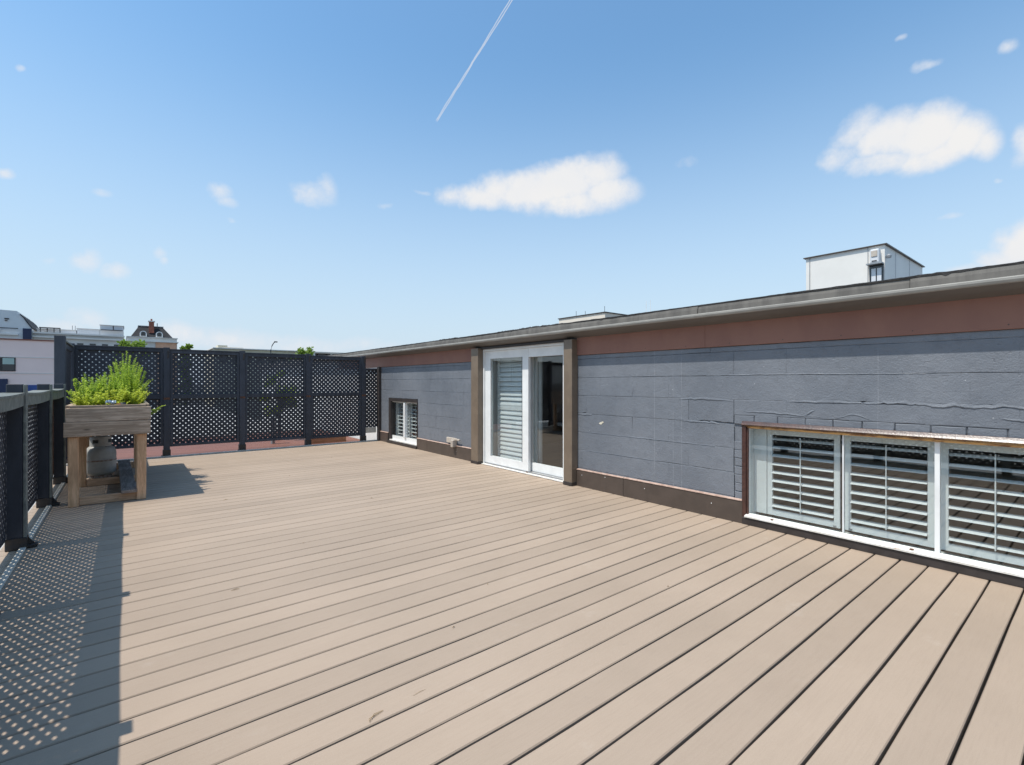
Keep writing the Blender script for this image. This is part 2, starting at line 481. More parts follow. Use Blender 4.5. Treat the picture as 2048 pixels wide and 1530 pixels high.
M['tin'] = surf('crumpled_tin', (0.55, 0.56, 0.58), (0.42, 0.43, 0.45), scale=12, rough=0.22, metal=0.9)
M['stone'] = surf('dark_stone', (0.10, 0.10, 0.11), (0.055, 0.055, 0.06), scale=18, rough=0.55)
M['terracotta'] = surf('orange_shard', (0.42, 0.16, 0.06), (0.3, 0.11, 0.05), scale=14, rough=0.7)
M['straw'] = surf('dry_straw', (0.36, 0.25, 0.13), (0.20, 0.13, 0.07), scale=30, rough=0.8)
M['outlet'] = surf('beige_outlet_box', (0.50, 0.44, 0.37), (0.42, 0.36, 0.30), scale=12, rough=0.5)
M['chip'] = surf('bare_plaster_chip', (0.68, 0.63, 0.50), (0.55, 0.50, 0.40), scale=30, rough=0.8)
M['pink'] = surf('pink_render', (0.90, 0.69, 0.62), (0.86, 0.65, 0.585), scale=.35, rough=0.8, bump=0.1)
M['blue'] = surf('blue_shop_panel', (0.025, 0.07, 0.25), (0.02, 0.055, 0.20), scale=.6, rough=0.4)
M['navy'] = surf('navy_panel', (0.02, 0.03, 0.075), (0.017, 0.025, 0.06), scale=.6, rough=0.5)
M['blind'] = surf('pale_green_blind', (0.42, 0.52, 0.46), (0.38, 0.48, 0.42), scale=1, rough=0.7)
M['stone_f'] = surf('grey_stone_facade', (0.64, 0.63, 0.60), (0.56, 0.55, 0.53), scale=.25, rough=0.85)
M['stone_l'] = surf('pale_stone_trim', (0.74, 0.71, 0.66), (0.66, 0.63, 0.58), scale=.3, rough=0.85)
M['grey_clad'] = surf('grey_metal_cladding', (0.66, 0.67, 0.68), (0.60, 0.61, 0.62), scale=.4, rough=0.6)
M['gable'] = surf('grey_gable_render', (0.66, 0.68, 0.68), (0.60, 0.62, 0.63), scale=.2, rough=0.8)
M['slate'] = surf('dark_slate_roof', (0.030, 0.030, 0.033), (0.020, 0.020, 0.022), scale=1.5, rough=0.8, bump=0.3, bscale=6, bdist=.05)
M['brick'] = surf('red_brick', (0.28, 0.105, 0.070), (0.22, 0.08, 0.055), scale=3, rough=0.85)
M['brick_o'] = surf('orange_brick', (0.68, 0.40, 0.27), (0.60, 0.35, 0.23), scale=2, rough=0.85)
M['beige'] = surf('beige_render', (0.62, 0.57, 0.44), (0.55, 0.50, 0.38), scale=.5, rough=0.8)
M['cream'] = surf('cream_render', (0.72, 0.64, 0.54), (0.68, 0.60, 0.50), scale=.8, rough=0.75)
M['pent'] = surf('white_cladding_panel', (0.76, 0.73, 0.68), (0.71, 0.68, 0.63), scale=.9, rough=0.5, bump=0.05)
M['asphalt'] = surf('town_ground', (0.07, 0.07, 0.07), (0.10, 0.10, 0.095), scale=.05, rough=0.9)
M['membrane'] = surf('white_roof_membrane', (0.72, 0.72, 0.70), (0.60, 0.60, 0.58), scale=.6, rough=0.7)
M['pale_roof'] = surf('pale_gravel_roof', (0.46, 0.45, 0.43), (0.36, 0.35, 0.33), scale=3, rough=0.9)
M['pipe'] = surf('grey_vent_pipe', (0.35, 0.36, 0.37), (0.3, 0.31, 0.32), scale=6, rough=0.4, metal=.4)
M['tile'] = surf('terracotta_tile', (0.40, 0.15, 0.09), (0.28, 0.10, 0.065), scale=4, rough=0.8)
M['vapour'] = surf('white_vapour', (0.9, 0.9, 0.9), rough=1.0, spec=0.0)
M['lampblack'] = surf('black_lamp_post', (0.02, 0.02, 0.022), rough=0.5)


# ------------------------------------------------------------------ geometry helpers
class MB:
    def __init__(s):
        s.v = []
        s.f = []

    def add(s, vs, fs):
        o = len(s.v)
        s.v += [tuple(p) for p in vs]
        s.f += [tuple(i + o for i in q) for q in fs]
        return s

    def box(s, x0, x1, y0, y1, z0, z1, b=0.0, rot=None, piv=None):
        if b <= 0:
            vs = [(x, y, z) for x in (x0, x1) for y in (y0, y1) for z in (z0, z1)]
            fs = [(0, 1, 3, 2), (4, 6, 7, 5), (0, 4, 5, 1), (2, 3, 7, 6), (0, 2, 6, 4), (1, 5, 7, 3)]
        else:
            bm = bmesh.new()
            bmesh.ops.create_cube(bm, size=1.0)
            for q in bm.verts:
                q.co = ((x0 + x1) / 2 + q.co.x * (x1 - x0), (y0 + y1) / 2 + q.co.y * (y1 - y0), (z0 + z1) / 2 + q.co.z * (z1 - z0))
            bmesh.ops.bevel(bm, geom=list(bm.edges), offset=b, segments=1, affect='EDGES')
            bm.verts.index_update()
            vs = [tuple(q.co) for q in bm.verts]
            fs = [tuple(q.index for q in f.verts) for f in bm.faces]
            bm.free()
        if rot is not None:
            pv = Vector(piv or ((x0 + x1) / 2, (y0 + y1) / 2, (z0 + z1) / 2))
            vs = [tuple(rot @ (Vector(p) - pv) + pv) for p in vs]
        return s.add(vs, fs)

    def tube(s, pts, r, n=8, caps=True):
        rr = r if isinstance(r, (list, tuple)) else [r] * len(pts)
        pts = [Vector(p) for p in pts]
        rings = []
        for i, p in enumerate(pts):
            d = (pts[min(i + 1, len(pts) - 1)] - pts[max(i - 1, 0)]).normalized()
            a = d.orthogonal().normalized() if abs(d.z) > .95 else d.cross(Vector((0, 0, 1))).normalized()
            b = d.cross(a)
            rings.append([p + (a * math.cos(2 * math.pi * k / n) + b * math.sin(2 * math.pi * k / n)) * rr[i] for k in range(n)])
        vs = [q for g in rings for q in g]
        fs = []
        for i in range(len(pts) - 1):
            for k in range(n):
                fs.append((i * n + k, i * n + (k + 1) % n, (i + 1) * n + (k + 1) % n, (i + 1) * n + k))
        if caps:
            fs.append(tuple(range(n))[::-1])
            fs.append(tuple((len(pts) - 1) * n + k for k in range(n)))
        return s.add(vs, fs)

    def lathe(s, prof, c=(0, 0, 0), n=24):
        vs = []
        for r, z in prof:
            for k in range(n):
                a = 2 * math.pi * k / n
                vs.append((c[0] + r * math.cos(a), c[1] + r * math.sin(a), c[2] + z))
        fs = []
        for i in range(len(prof) - 1):
            for k in range(n):
                fs.append((i * n + k, i * n + (k + 1) % n, (i + 1) * n + (k + 1) % n, (i + 1) * n + k))
        fs.append(tuple(range(n))[::-1])
        fs.append(tuple((len(prof) - 1) * n + k for k in range(n)))
        return s.add(vs, fs)

    def prism(s, poly, a0, a1, axis='Y'):
        """poly in the plane across axis; (x,z) for Y, (y,z) for X, (x,y) for Z"""
        def P(p, a):
            return (p[0], a, p[1]) if axis == 'Y' else ((a, p[0], p[1]) if axis == 'X' else (p[0], p[1], a))
        n = len(poly)
        vs = [P(p, a0) for p in poly] + [P(p, a1) for p in poly]
        fs = [tuple(range(n)), tuple(range(2 * n - 1, n - 1, -1))]
        for i in range(n):
            j = (i + 1) % n
            fs.append((i, i + n, j + n, j))
        return s.add(vs, fs)

    def build(s, name, mat, parent=None, smooth=False, fix=True):
        me = bpy.data.meshes.new(name)
        me.from_pydata(s.v, [], s.f)
        if fix:
            bm = bmesh.new()
            bm.from_mesh(me)
            bmesh.ops.recalc_face_normals(bm, faces=bm.faces)
            bm.to_mesh(me)
            bm.free()
        me.materials.append(M[mat] if isinstance(mat, str) else mat)
        if smooth:
            for p in me.polygons:
                p.use_smooth = True
        return link(name, me, parent)


def link(name, me, parent=None):
    o = bpy.data.objects.new(name, me)
    COL.objects.link(o)
    if parent is not None:
        o.parent = parent
    return o


def tag(o, label=None, cat=None, group=None, kind=None):
    if label:
        o['label'] = label
    if cat:
        o['category'] = cat
    if group:
        o['group'] = group
    if kind:
        o['kind'] = kind
    return o


def empty(name, label, cat, loc=(0, 0, 0), group=None):
    # the Empty stands at the origin of its parts' coordinates
    o = bpy.data.objects.new(name, None)
    o.empty_display_size = 0.2
    COL.objects.link(o)
    return tag(o, label, cat, group)


def bx(name, mat, parent, *a, **k):
    return MB().box(*a, **k).build(name, mat, parent)


# ------------------------------------------------------------------ ground of the town
tag(MB().add([(-3000, -3000, -9), (3000, -3000, -9), (3000, 3000, -9), (-3000, 3000, -9)], [(0, 1, 2, 3)]).build('ground', 'asphalt'), kind='structure')

# ------------------------------------------------------------------ deck
W = 4.80          # face of the block wall
XL = -0.70        # left deck edge
YB = 11.10        # back deck edge
PITCH = 0.1685
PH = 0.375        # a board gap lies at this y
deck = tag(MB().box(XL - .12, W + .02, -2.6, YB, -.30, -.034).build('deck', 'under'), kind='structure')


def board_mesh(seed):
    q = random.Random(seed)
    x0, x1, n = XL - .12, W - .006, 15
    hw = PITCH / 2 - .0055
    vs, fs = [], []
    for i in range(n + 1):
        x = x0 + (x1 - x0) * i / n
        a, b = q.uniform(-.0018, .0018), q.uniform(-.0018, .0018)
        dz = q.uniform(-.0006, .0006)
        for y, z in ((-hw + a, -.032), (-hw + a, -.005), (-hw + a + .004, dz), (hw + b - .004, dz), (hw + b, -.005), (hw + b, -.032)):
            vs.append((x, y, z))
    for i in range(n):
        for k in range(5):
            fs.append((i * 6 + k, (i + 1) * 6 + k, (i + 1) * 6 + k + 1, i * 6 + k + 1))
    fs.append((0, 1, 2, 3, 4, 5))
    fs.append(tuple(n * 6 + k for k in (5, 4, 3, 2, 1, 0)))
    m_ = MB()
    m_.v, m_.f = vs, fs
    o = m_.build('deck_board', 'deck')
    return o


protos = [board_mesh(k).data for k in range(5)]
for o in [o for o in COL.objects if o.name.startswith('deck_board')]:
    bpy.data.objects.remove(o)
k = -17
while True:
    y = PH + PITCH * (k + .5)
    if y + PITCH / 2 > YB - .03:
        break
    o = link('deck_board', protos[R.randrange(5)], deck)
    o.location = (0, y, R.uniform(-.0008, .0008))
    k += 1
MB().box(XL + .004, XL + .046, -2.6, YB - .02, .001, .020, b=.004).build('edge_trim', 'trim', deck)
MB().box(XL - .12, W - .03, YB - .012, YB + .05, -.05, .018, b=.004).build('edge_trim', 'trim', deck)

# ------------------------------------------------------------------ the block-built flat beside the deck
bld = empty('block_house', 'slate-painted concrete block penthouse with sliding door beside the deck', 'building')
WIN = (-.62, 2.27, .05, .976)
DOOR = (4.80, 6.77, 0.0, 1.965)
SWIN = (9.16, 10.58, .05, 1.045)
ZT = 1.77


def cut(rects, hole):
    out = []
    hy0, hy1, hz0, hz1 = hole
    for y0, y1, z0, z1 in rects:
        if y1 <= hy0 or y0 >= hy1 or z1 <= hz0 or z0 >= hz1:
            out.append((y0, y1, z0, z1))
            continue
        if y0 < hy0:
            out.append((y0, hy0, z0, z1))
        if y1 > hy1:
            out.append((hy1, y1, z0, z1))
        a, b = max(y0, hy0), min(y1, hy1)
        if z1 > hz1:
            out.append((a, b, hz1, z1))
        if z0 < hz0:
            out.append((a, b, z0, hz0))
    return out


YEND = 11.16
base = MB()
rs = [(-2.6, YEND, -.2, 2.12)]
for h in (WIN, DOOR, SWIN):
    rs = cut(rs, h)
for y0, y1, z0, z1 in rs:
    base.box(W + .013, W + .24, y0, y1, z0, z1)
wall = base.build('wall', 'block', bld)

BRZ = 1.075     # top of the brick course over the big window
BRY = 2.395     # far edge of the brick quoin beside it
holes = [(WIN[0] - .2, BRY, -1, BRZ), (DOOR[0] - .03, DOOR[1] + .03, -1, 3), (SWIN[0], SWIN[1], -1, SWIN[3])]
ragged = [(4.28, 4.62, .958), (2.55, 3.02, .98), (.0, 1.5, 1.225), (1.2, 1.9, 1.225)]


def block(y0, y1, z0, z1, name='block', proud=None, jit=.0010, gap=.0022):
    q = R
    rag = any(a < (y0 + y1) / 2 < b and abs(z0 - zz) < .03 for a, b, zz in ragged)
    ny = max(3, int((y1 - y0) / .05)) if rag else max(2, min(5, int((y1 - y0) / .1)))
    nz = max(1, min(3, int((z1 - z0) / .09)))
    if rag:
        ny = min(ny, 10)
    pts = []
    for i in range(ny):
        pts.append((y0 + (y1 - y0) * i / ny, z0, 0, 1))
    for i in range(nz):
        pts.append((y1, z0 + (z1 - z0) * i / nz, -1, 0))
    for i in range(ny):
        pts.append((y1 - (y1 - y0) * i / ny, z1, 0, -1))
    for i in range(nz):
        pts.append((y0, z1 - (z1 - z0) * i / nz, 1, 0))
    x = W - (q.choice((0, 0, 0, .0005)) if proud is None else proud)
    outer, inner = [], []
    brk = name == 'brick'
    depth = q.choice((.002, .005, .007, .009))
    seam = q.random() < .16
    vdep = .0015 if seam else x - W
    for y, z, a, b in pts:
        up = 0
        if rag and b == 1:
            up = q.uniform(.006, .018)
        oy = y + q.uniform(-jit, jit)
        oz = z + q.uniform(-jit, jit) + up
        cy, cz = (y0 + y1) / 2, (z0 + z1) / 2
        sy = -1 if oy > cy else 1
        sz = -1 if oz > cz else 1
        horiz = b != 0
        if brk:
            oy += sy * gap * (1 if abs(oy - cy) > (y1 - y0) * .35 else 0)
            oz += sz * gap
        outer.append((W + (.006 if brk else .012 if up else (depth if horiz else vdep)), oy, oz))
        iy = oy + (sy if seam or brk else 0) * q.uniform(.004, .007) * (1 if abs(oy - cy) > (y1 - y0) * .35 else 0)
        iz = oz + sz * q.uniform(.003, .007) * (1 if abs(oz - cz) > (z1 - z0) * .3 else 0)
        inner.append((x + q.uniform(-.0006, .0006), iy, iz))
    n = len(pts)
    m_ = MB()
    m_.v = outer + inner
    m_.f = [(i, (i + 1) % n, (i + 1) % n + n, i + n) for i in range(n)] + [tuple(range(n, 2 * n))]
    return m_.build(name, 'block', wall)


for kz in range(8):
    z0 = .245 * kz
    z1 = min(z0 + .245, ZT)
    if z1 - z0 < .03:
        continue
    y = -2.6 - (0.25 if kz % 2 else 0.0)
    while y < YEND:
        y1 = y + .50
        rr = [(max(y, -2.6), min(y1, YEND), z0, z1)]
        for h in holes:
            rr = cut(rr, h)
        for a in rr:
            if a[1] - a[0] > .02 and a[3] - a[2] > .02:
                block(*a)
        y = y1
# brick quoin and brick course round the big window
for i in range(7):
    z0 = .225 + i * (WIN[3] - .225) / 9
    block(WIN[1] + .012, BRY + R.uniform(-.006, .004), z0, z0 + (WIN[3] - .225) / 9, 'brick', proud=R.uniform(.0, .003), jit=.003, gap=.0012)
y = BRY
i = 0
while y > WIN[0] - .15:
    L = R.uniform(.20, .235)
    block(y - L, y, WIN[3] + .016 if i else WIN[3] + .005, BRZ + R.uniform(-.004, .004), 'brick', proud=R.uniform(-.001, .003), jit=.003, gap=.0012)
    y -= L
    i += 1


def ragged_ridge(y0, y1, zf, amp, h, proud, step=.028, name='mortar_ridge'):
    """lumps of squeezed-out mortar painted over with the wall"""
    n = max(3, int(abs(y1 - y0) / step))
    vs = []
    zc, c1, c2, c3 = 0, 1, 1, 3
    for i in range(n + 1):
        t = i / n
        y = y0 + (y1 - y0) * t + R.uniform(-.006, .006)
        zc = zc * .6 + R.uniform(-amp, amp)
        z = zf(t) + zc
        e = math.sin(math.pi * min(1, max(0, t))) ** .4
        c1 = c1 * .6 + .4 * R.uniform(.1, 1.7)
        c2 = c2 * .5 + .5 * R.uniform(0, 1.8)
        c3 = c3 * .7 + .3 * R.uniform(1.5, 6)
        hh = h * c1 * e + .001
        pr = proud * .38 * c2 * e
        vs += [(W + .002, y, z + hh * c3), (W - .001 - pr * R.uniform(.4, .8), y, z + hh * .7), (W - .002 - pr, y, z - hh * R.uniform(.0, .3)), (W + .006, y, z - hh * R.uniform(.2, .5))]
    fs = []
    for i in range(n):
        for k in range(3):
            a = i * 4 + k
            fs.append((a, a + 1, a + 5, a + 4))
    m_ = MB()
    m_.v, m_.f = vs, fs
    return m_.build(name, 'block', wall, smooth=True)


for a in ((1.30, .15, lambda t: 1.222 + .006 * math.sin(9 * t), .008, .010, .008), (1.9, 1.3, lambda t: 1.222, .002, .008, .006),
          (.5, .12, lambda t: 1.150 - .03 * t, .012, .007, .008), (1.50, 1.24, lambda t: 1.085 + .045 * (1 - abs(2 * t - 1)), .004, .005, .005),
          (2.3, 1.6, lambda t: 1.112 - .02 * t, .004, .007, .005), (3.02, 2.42, lambda t: 1.217, .004, .009, .007), (2.98, 2.55, lambda t: .975, .004, .007, .007),
          (4.62, 4.3, lambda t: .966, .004, .006, .006), (2.7, .9, lambda t: 1.472 + .004 * math.sin(5 * t), .002, .0035, .003), (4.5, 3.3, lambda t: 1.473, .002, .003, .0025),
          (9.0, 7.2, lambda t: 1.226, .001, .003, .003), (10.9, 7.2, lambda t: 1.474, .001, .003, .003),
          (4.5, 2.6, lambda t: .735, .0015, .003, .003), (4.4, 3.3, lambda t: .49, .001, .003, .003), (1.75, 1.66, lambda t: 1.10 + .05 * t, .004, .008, .012),
          (8.6, 7.2, lambda t: .982, .0015, .003, .003)):
    ragged_ridge(*a)
# bare plaster where the paint has chipped off
m_ = MB()
pc = [(4.175, .865), (4.15, .855), (4.125, .862), (4.12, .875), (4.10, .882), (4.096, .897), (4.108, .892), (4.118, .899), (4.135, .889), (4.16, .884)]
m_.v = [(W - .0048, a, b) for a, b in pc] + [(W + .002, a, b) for a, b in pc]
n = len(pc)
m_.f = [tuple(range(n))] + [(i, (i + 1) % n, (i + 1) % n + n, i + n) for i in range(n)]
m_.build('paint_chip', 'chip', wall)

# red-brown board under the eave: lengths with open joints
for a, b in ((-2.6, 2.70), (2.7015, 4.556), (6.99, 14.0)):
    MB().box(W - .016, W + .012, a, b, ZT + .001, 2.03, b=.002).build('frieze_board', 'band', bld)
MB().box(W - .01, W + .012, 4.556, 6.99, 1.97, 2.03).build('frieze_board', 'darkfr', bld)
me = None
for k in range(9):
    yy = .45 + k * .5
    if me is None:
        o = MB().lathe([(.0045, 0), (.0045, .0012), (.001, .002)], n=8).build('nail_head', 'metal_br', bld)
        me = o.data
    else:
        o = link('nail_head', me, bld)
    o.matrix_world = Matrix.Translation((W - .0165, yy + R.uniform(-.03, .03), 1.80 + R.uniform(-.006, .006))) @ Matrix.Rotation(rad(-90), 4, 'Y')
# brown flashing panels along the foot of the wall
for a, b in ((2.30, 3.762), (3.766, 4.55), (7.0, 8.72), (8.724, 9.16), (10.585, 11.15)):
    zt = .222 + R.uniform(-.003, .003)
    p = MB().box(W - .03, W - .006, a, b, .001, zt, b=.002).build('base_flashing', 'metal_br', bld)
    MB().prism([(W - .036, zt + .0015), (W - .004, zt + .010), (W - .004, zt + .016), (W - .036, zt + .007)], a + .002, b - .002).build('flashing_lip', 'lip', p)
for yy, zz in ((4.45, .16), (4.05, .19), (3.45, .15), (2.62, .14), (7.6, .12)):
    MB().lathe([(.004, 0), (.005, .002), (.003, .004)], n=8).build('screw', 'white', bld).matrix_world = Matrix.Translation((W - .031, yy, zz)) @ Matrix.Rotation(rad(-90), 4, 'Y')

# ---- eave: soffit, drip edge, fascia lengths, torn tar edge, roof
Y0E, Y1E = -2.6, 24.0
MB().prism([(W + .10, 2.02), (W - .015, 2.005), (W - .12, 2.032), (W - .208, 2.062), (W - .208, 2.075), (W + .10, 2.075)], Y0E, Y1E).build('soffit', 'soffit', bld)
MB().prism([(W - .220, 2.068), (W - .209, 2.062), (W - .209, 2.104), (W - .220, 2.106), (W - .227, 2.099), (W - .227, 2.084)], Y0E, Y1E).build('drip_edge', 'drip', bld)
for a, b in ((-2.6, .95), (.954, 2.665), (2.669, 5.385), (5.39, 9.3), (9.304, 14.2), (14.204, 24.0)):
    n = max(4, int((b - a) / .06))
    vs, fs = [], []
    px_ = R.uniform(-.004, .004)
    for i in range(n + 1):
        y = a + (b - a) * i / n
        wv = .004 * math.sin(y * 2.1) + R.uniform(-.0015, .0015)
        vs += [(W - .217 + wv + px_, y, 2.106), (W - .213 + wv + px_, y, 2.15), (W - .203 + px_ + wv, y, 2.192 + R.uniform(-.003, .003)), (W - .16, y, 2.192)]
    for i in range(n):
        for k in range(3):
            fs.append((i * 4 + k, i * 4 + k + 1, i * 4 + k + 5, i * 4 + k + 4))
    m_ = MB()
    m_.v, m_.f = vs, fs
    m_.build('fascia', 'gutter', bld)
n = 700
vs, fs = [], []
lump = 0
for i in range(n + 1):
    y = Y0E + (16 - Y0E) * i / n
    big_ = max(0, math.sin(y * 1.3 + 1) * .6 + math.sin(y * 3.7) * .4)
    lump = lump * .5 + R.uniform(-.004, .006) * (.3 + .7 * big_)
    hz = max(0, lump) + (.010 if 4.6 < y < 6.1 or 7.3 < y < 7.9 else 0) * R.uniform(.2, 1.3)
    dr = .006 + (R.uniform(0, .022) if R.random() < .18 * big_ else 0)
    vs += [(W - .209, y, 2.188 - dr), (W - .212, y, 2.194 + hz * .6), (W - .196, y, 2.198 + hz), (W - .14, y, 2.19)]
for i in range(n):
    for k in range(3):
        fs.append((i * 4 + k, i * 4 + k + 1, i * 4 + k + 5, i * 4 + k + 4))
m_ = MB()
m_.v, m_.f = vs, fs
m_.build('tar_edge', 'tar', bld)
MB().box(W - .18, 32, Y0E, Y1E, 2.12, 2.187).build('roof', 'gravel', bld)
# walls closing the building, white stretch of wall past the lattice screen
MB().box(W, W + .24, YEND + .01, Y1E, -9, 2.06).build('white_wall', 'white_wall', bld)
MB().box(W + .25, 32, Y0E, Y0E + .2, -9, 2.11).build('end_wall', 'white_wall', bld)
MB().box(W + .25, 32, Y1E - .2, Y1E, -9, 2.11).build('end_wall', 'white_wall', bld)
MB().box(31.8, 32, Y0E + .21, Y1E - .21, -9, 2.11).build('end_wall', 'white_wall', bld)
# rooms
MB().box(W + .02, 9.4, -2.4, 11.0, -.5, -.05).build('room_floor', 'in_floor', bld)
MB().box(9.4, 9.5, -2.4, 11.0, -.5, 2.1).build('room_wall', 'in_wall', bld)
MB().box(W + .25, 9.39, 3.95, 4.05, -.04, 2.1).build('room_wall', 'in_wall', bld)
MB().box(W + .25, 9.39, 8.3, 8.4, -.04, 2.1).build('room_wall', 'in_wall', bld)
MB().box(6.6, 6.7, 4.06, 6.4, -.04, 2.1).build('room_wall', 'in_wall', bld)
MB().box(W + .26, 9.4, -2.4, 11.0, 2.10, 2.115).build('room_ceiling', 'white_wall', bld)
MB().box(6.0, 6.55, 4.1, 5.5, -.04, .80, b=.01).build('cabinet', 'in_dark', bld)


# ---- windows with plantation shutters behind the glass
def shutter(parent, x, y0, y1, z0, z1, n, tilt=14, stile=.045, rail=.07, rod=True):
    m_ = MB()
    m_.box(x, x + .028, y0, y0 + stile, z0, z1)
    m_.box(x, x + .028, y1 - stile, y1, z0, z1)
    m_.box(x + .001, x + .027, y0 + stile, y1 - stile, z0, z0 + rail)
    m_.box(x + .001, x + .027, y0 + stile, y1 - stile, z1 - rail, z1)
    m_.build('shutter_frame', 'white_in', parent)
    rot = Matrix.Rotation(rad(tilt), 3, 'Y')
    zs = z0 + rail
    ze = z1 - rail
    lw = .070
    me = None
    for i in range(n):
        zc = zs + (ze - zs) * (i + .5) / n
        yy = (y0 + y1) / 2
        if me is None:
            prof = [(-lw / 2, 0), (-lw / 4, .0045), (lw / 4, .0045), (lw / 2, 0), (lw / 4, -.0045), (-lw / 4, -.0045)]
            o = MB().prism(prof, -(y1 - y0) / 2 + stile + .002, (y1 - y0) / 2 - stile - .002).build('louver', 'white_in', parent)
            me = o.data
        else:
            o = link('louver', me, parent)
        o.location = (x + .014, yy, zc)
        o.rotation_euler = (0, rad(tilt + R.uniform(-2, 2)), 0)
    if rod:
        MB().box(x - .036, x - .028, (y0 + y1) / 2 - .004, (y0 + y1) / 2 + .004, zs + .02, ze - .01, b=.002).build('tilt_rod', 'white_in', parent)


def big_window():
    y0, y1, z0, z1 = WIN
    # white box frame carrying the panes
    m_ = MB()
    xa, xb = W + .012, W + .055
    fr = .022
    m_.box(xa, xb, y0, y1, z0, z0 + .05)
    m_.box(xa, xb, y0, y1, z1 - .02, z1)
    m_.box(xa, xb, y1 - .018, y1, z0 + .05, z1 - .02)
    m_.box(xa, xb, y0, y0 + fr, z0 + .05, z1 - .02)
    win = m_.build('window', 'white', bld)
    tag(win, 'long low window with white louvred shutters behind the glass')
    # reveal
    m_ = MB()
    xr = W + .245
    m_.box(xb + .002, xr, y0, y1, z0, z0 + .012)
    m_.box(xb + .002, xr, y0, y1, z1 - .012, z1)
    m_.box(xb + .002, xr, y1 - .012, y1, z0 + .012, z1 - .012)
    m_.box(xb + .002, xr, y0, y0 + .012, z0 + .012, z1 - .012)
    m_.build('reveal', 'white_in', win)
    # panes with their thin meeting bars
    edges = [y1 - .018, 1.452, .835, .10, y0 + fr]
    for a, b in zip(edges[:-1], edges[1:]):
        MB().box(W + .030, W + .034, b + .004, a - .004, z0 + .05, z1 - .02).build('pane', 'glass', win)
    for y, wd in ((1.452, .010), (.835, .030), (.10, .010)):
        MB().box(W + .016, W + .05, y - wd / 2, y + wd / 2, z0 + .05, z1 - .02).build('meeting_bar', 'white', win)
    # bronze trim with worn gold bead
    t = .036
    m_ = MB()
    m_.prism([(W + .011, z1), (W - .034, z1 - .002), (W - .040, z1 + .008), (W - .030, z1 + .022), (W - .020, z1 + .040), (W + .011, z1 + .042)], y0 - .03, y1 + t)
    m_.build('head_trim', 'bronze', win)
    MB().prism([(W - .040, z1 - .004), (W - .012, z1 - .014), (W - .006, z1 - .026), (W + .010, z1 - .026), (W + .010, z1 - .003)], y0, y1 - .01).build('gold_bead', 'gold', win)
    m_ = MB()
    m_.box(W - .026, W + .011, y1 - .004, y1 + t, .03, z1 - .002, b=.004)
    m_.box(W - .014, W + .010, y1 - .022, y1 - .005, z0 + .03, z1 - .028, b=.003)
    m_.build('side_trim', 'bronze', win)
    # sill: worn white board over a dark base
    MB().prism([(W - .050, .075), (W - .050, .088), (W + .011, .108), (W + .011, .070)], y0, y1 + .0).build('sill', 'sill', win)
    MB().box(W - .038, W + .010, y0 - .02, y1 + .03, .001, .069, b=.003).build('base_strip', 'darkfr', win)
    for y in (2.02, .98):
        MB().lathe([(.014, 0), (.016, .004), (.012, .010)], c=(W - .02, y, .094), n=10).build('weep_cap', 'rust', win)
    # shutters
    x = W + .135
    zs0, zs1 = .105, .945
    MB().box(x - .004, x + .034, 2.135, y1 - .014, zs0, zs1).build('shutter_post', 'white_in', win)
    for a, b in ((1.512, 2.13), (.868, 1.476), (.225, .835), (-.42, .19)):
        shutter(win, x, a, b, zs0, zs1, 9, rail=.055, tilt=-15)
    for y in (1.55, 1.43):
        MB().box(x - .012, x - .001, y - .012, y + .012, zs0 + .006, zs0 + .022, b=.002).build('latch', 'pipe', win)


def small_window():
    y0, y1, z0, z1 = SWIN
    m_ = MB()
    m_.box(W - .012, W + .12, y1 - .11, y1 + .0, .03, z1)
    m_.box(W - .012, W + .12, y0, y1 - .11, z1 - .075, z1)
    m_.box(W - .010, W + .12, y0 - .0, y0 + .03, z0, z1 - .075)
    win = m_.build('window', 'darkfr', bld)
    tag(win, 'small dark-framed window with one white sash bar near the lattice screen')
    ya, yb = y0 + .03, y1 - .11
    ym = 9.80
    zt = z1 - .078
    MB().box(W + .03, W + .075, ya, yb, z0 + .04, z0 + .13).build('sash_rail', 'white', win)
    MB().box(W + .03, W + .07, ya, yb, zt - .02, zt).build('sash_rail', 'white', win)
    MB().box(W - .006, W + .075, ym - .035, ym + .035, z0 + .131, zt - .021, b=.003).build('sash_bar', 'white', win)
    MB().box(W + .05, W + .054, ya, ym - .036, z0 + .131, zt - .021).build('pane', 'glass', win)
    MB().box(W + .040, W + .044, ym + .036, yb, z0 + .131, zt - .021).build('pane', 'glass', win)
    m_ = MB()
    m_.box(W + .121, W + .245, yb - .002, yb + .01, z0, zt)
    m_.box(W + .121, W + .245, ya, yb - .003, z0 + .02, z0 + .03)
    m_.build('reveal', 'white_in', win)
    shutter(win, W + .15, ya + .02, ym - .01, z0 + .08, zt, 9, rail=.05, tilt=-15)
    shutter(win, W + .15, ym + .01, yb - .02, z0 + .08, zt, 9, rail=.05, tilt=-15)
    MB().box(W - .055, W + .03, y0 - .02, y1 + .015, .001, .062, b=.006).build('sill', 'darkfr', win)
    MB().box(W - .03, W + .029, y0 + .005, yb + .03, .064, .092, b=.003).build('sill_board', 'sill', win)


big_window()
small_window()


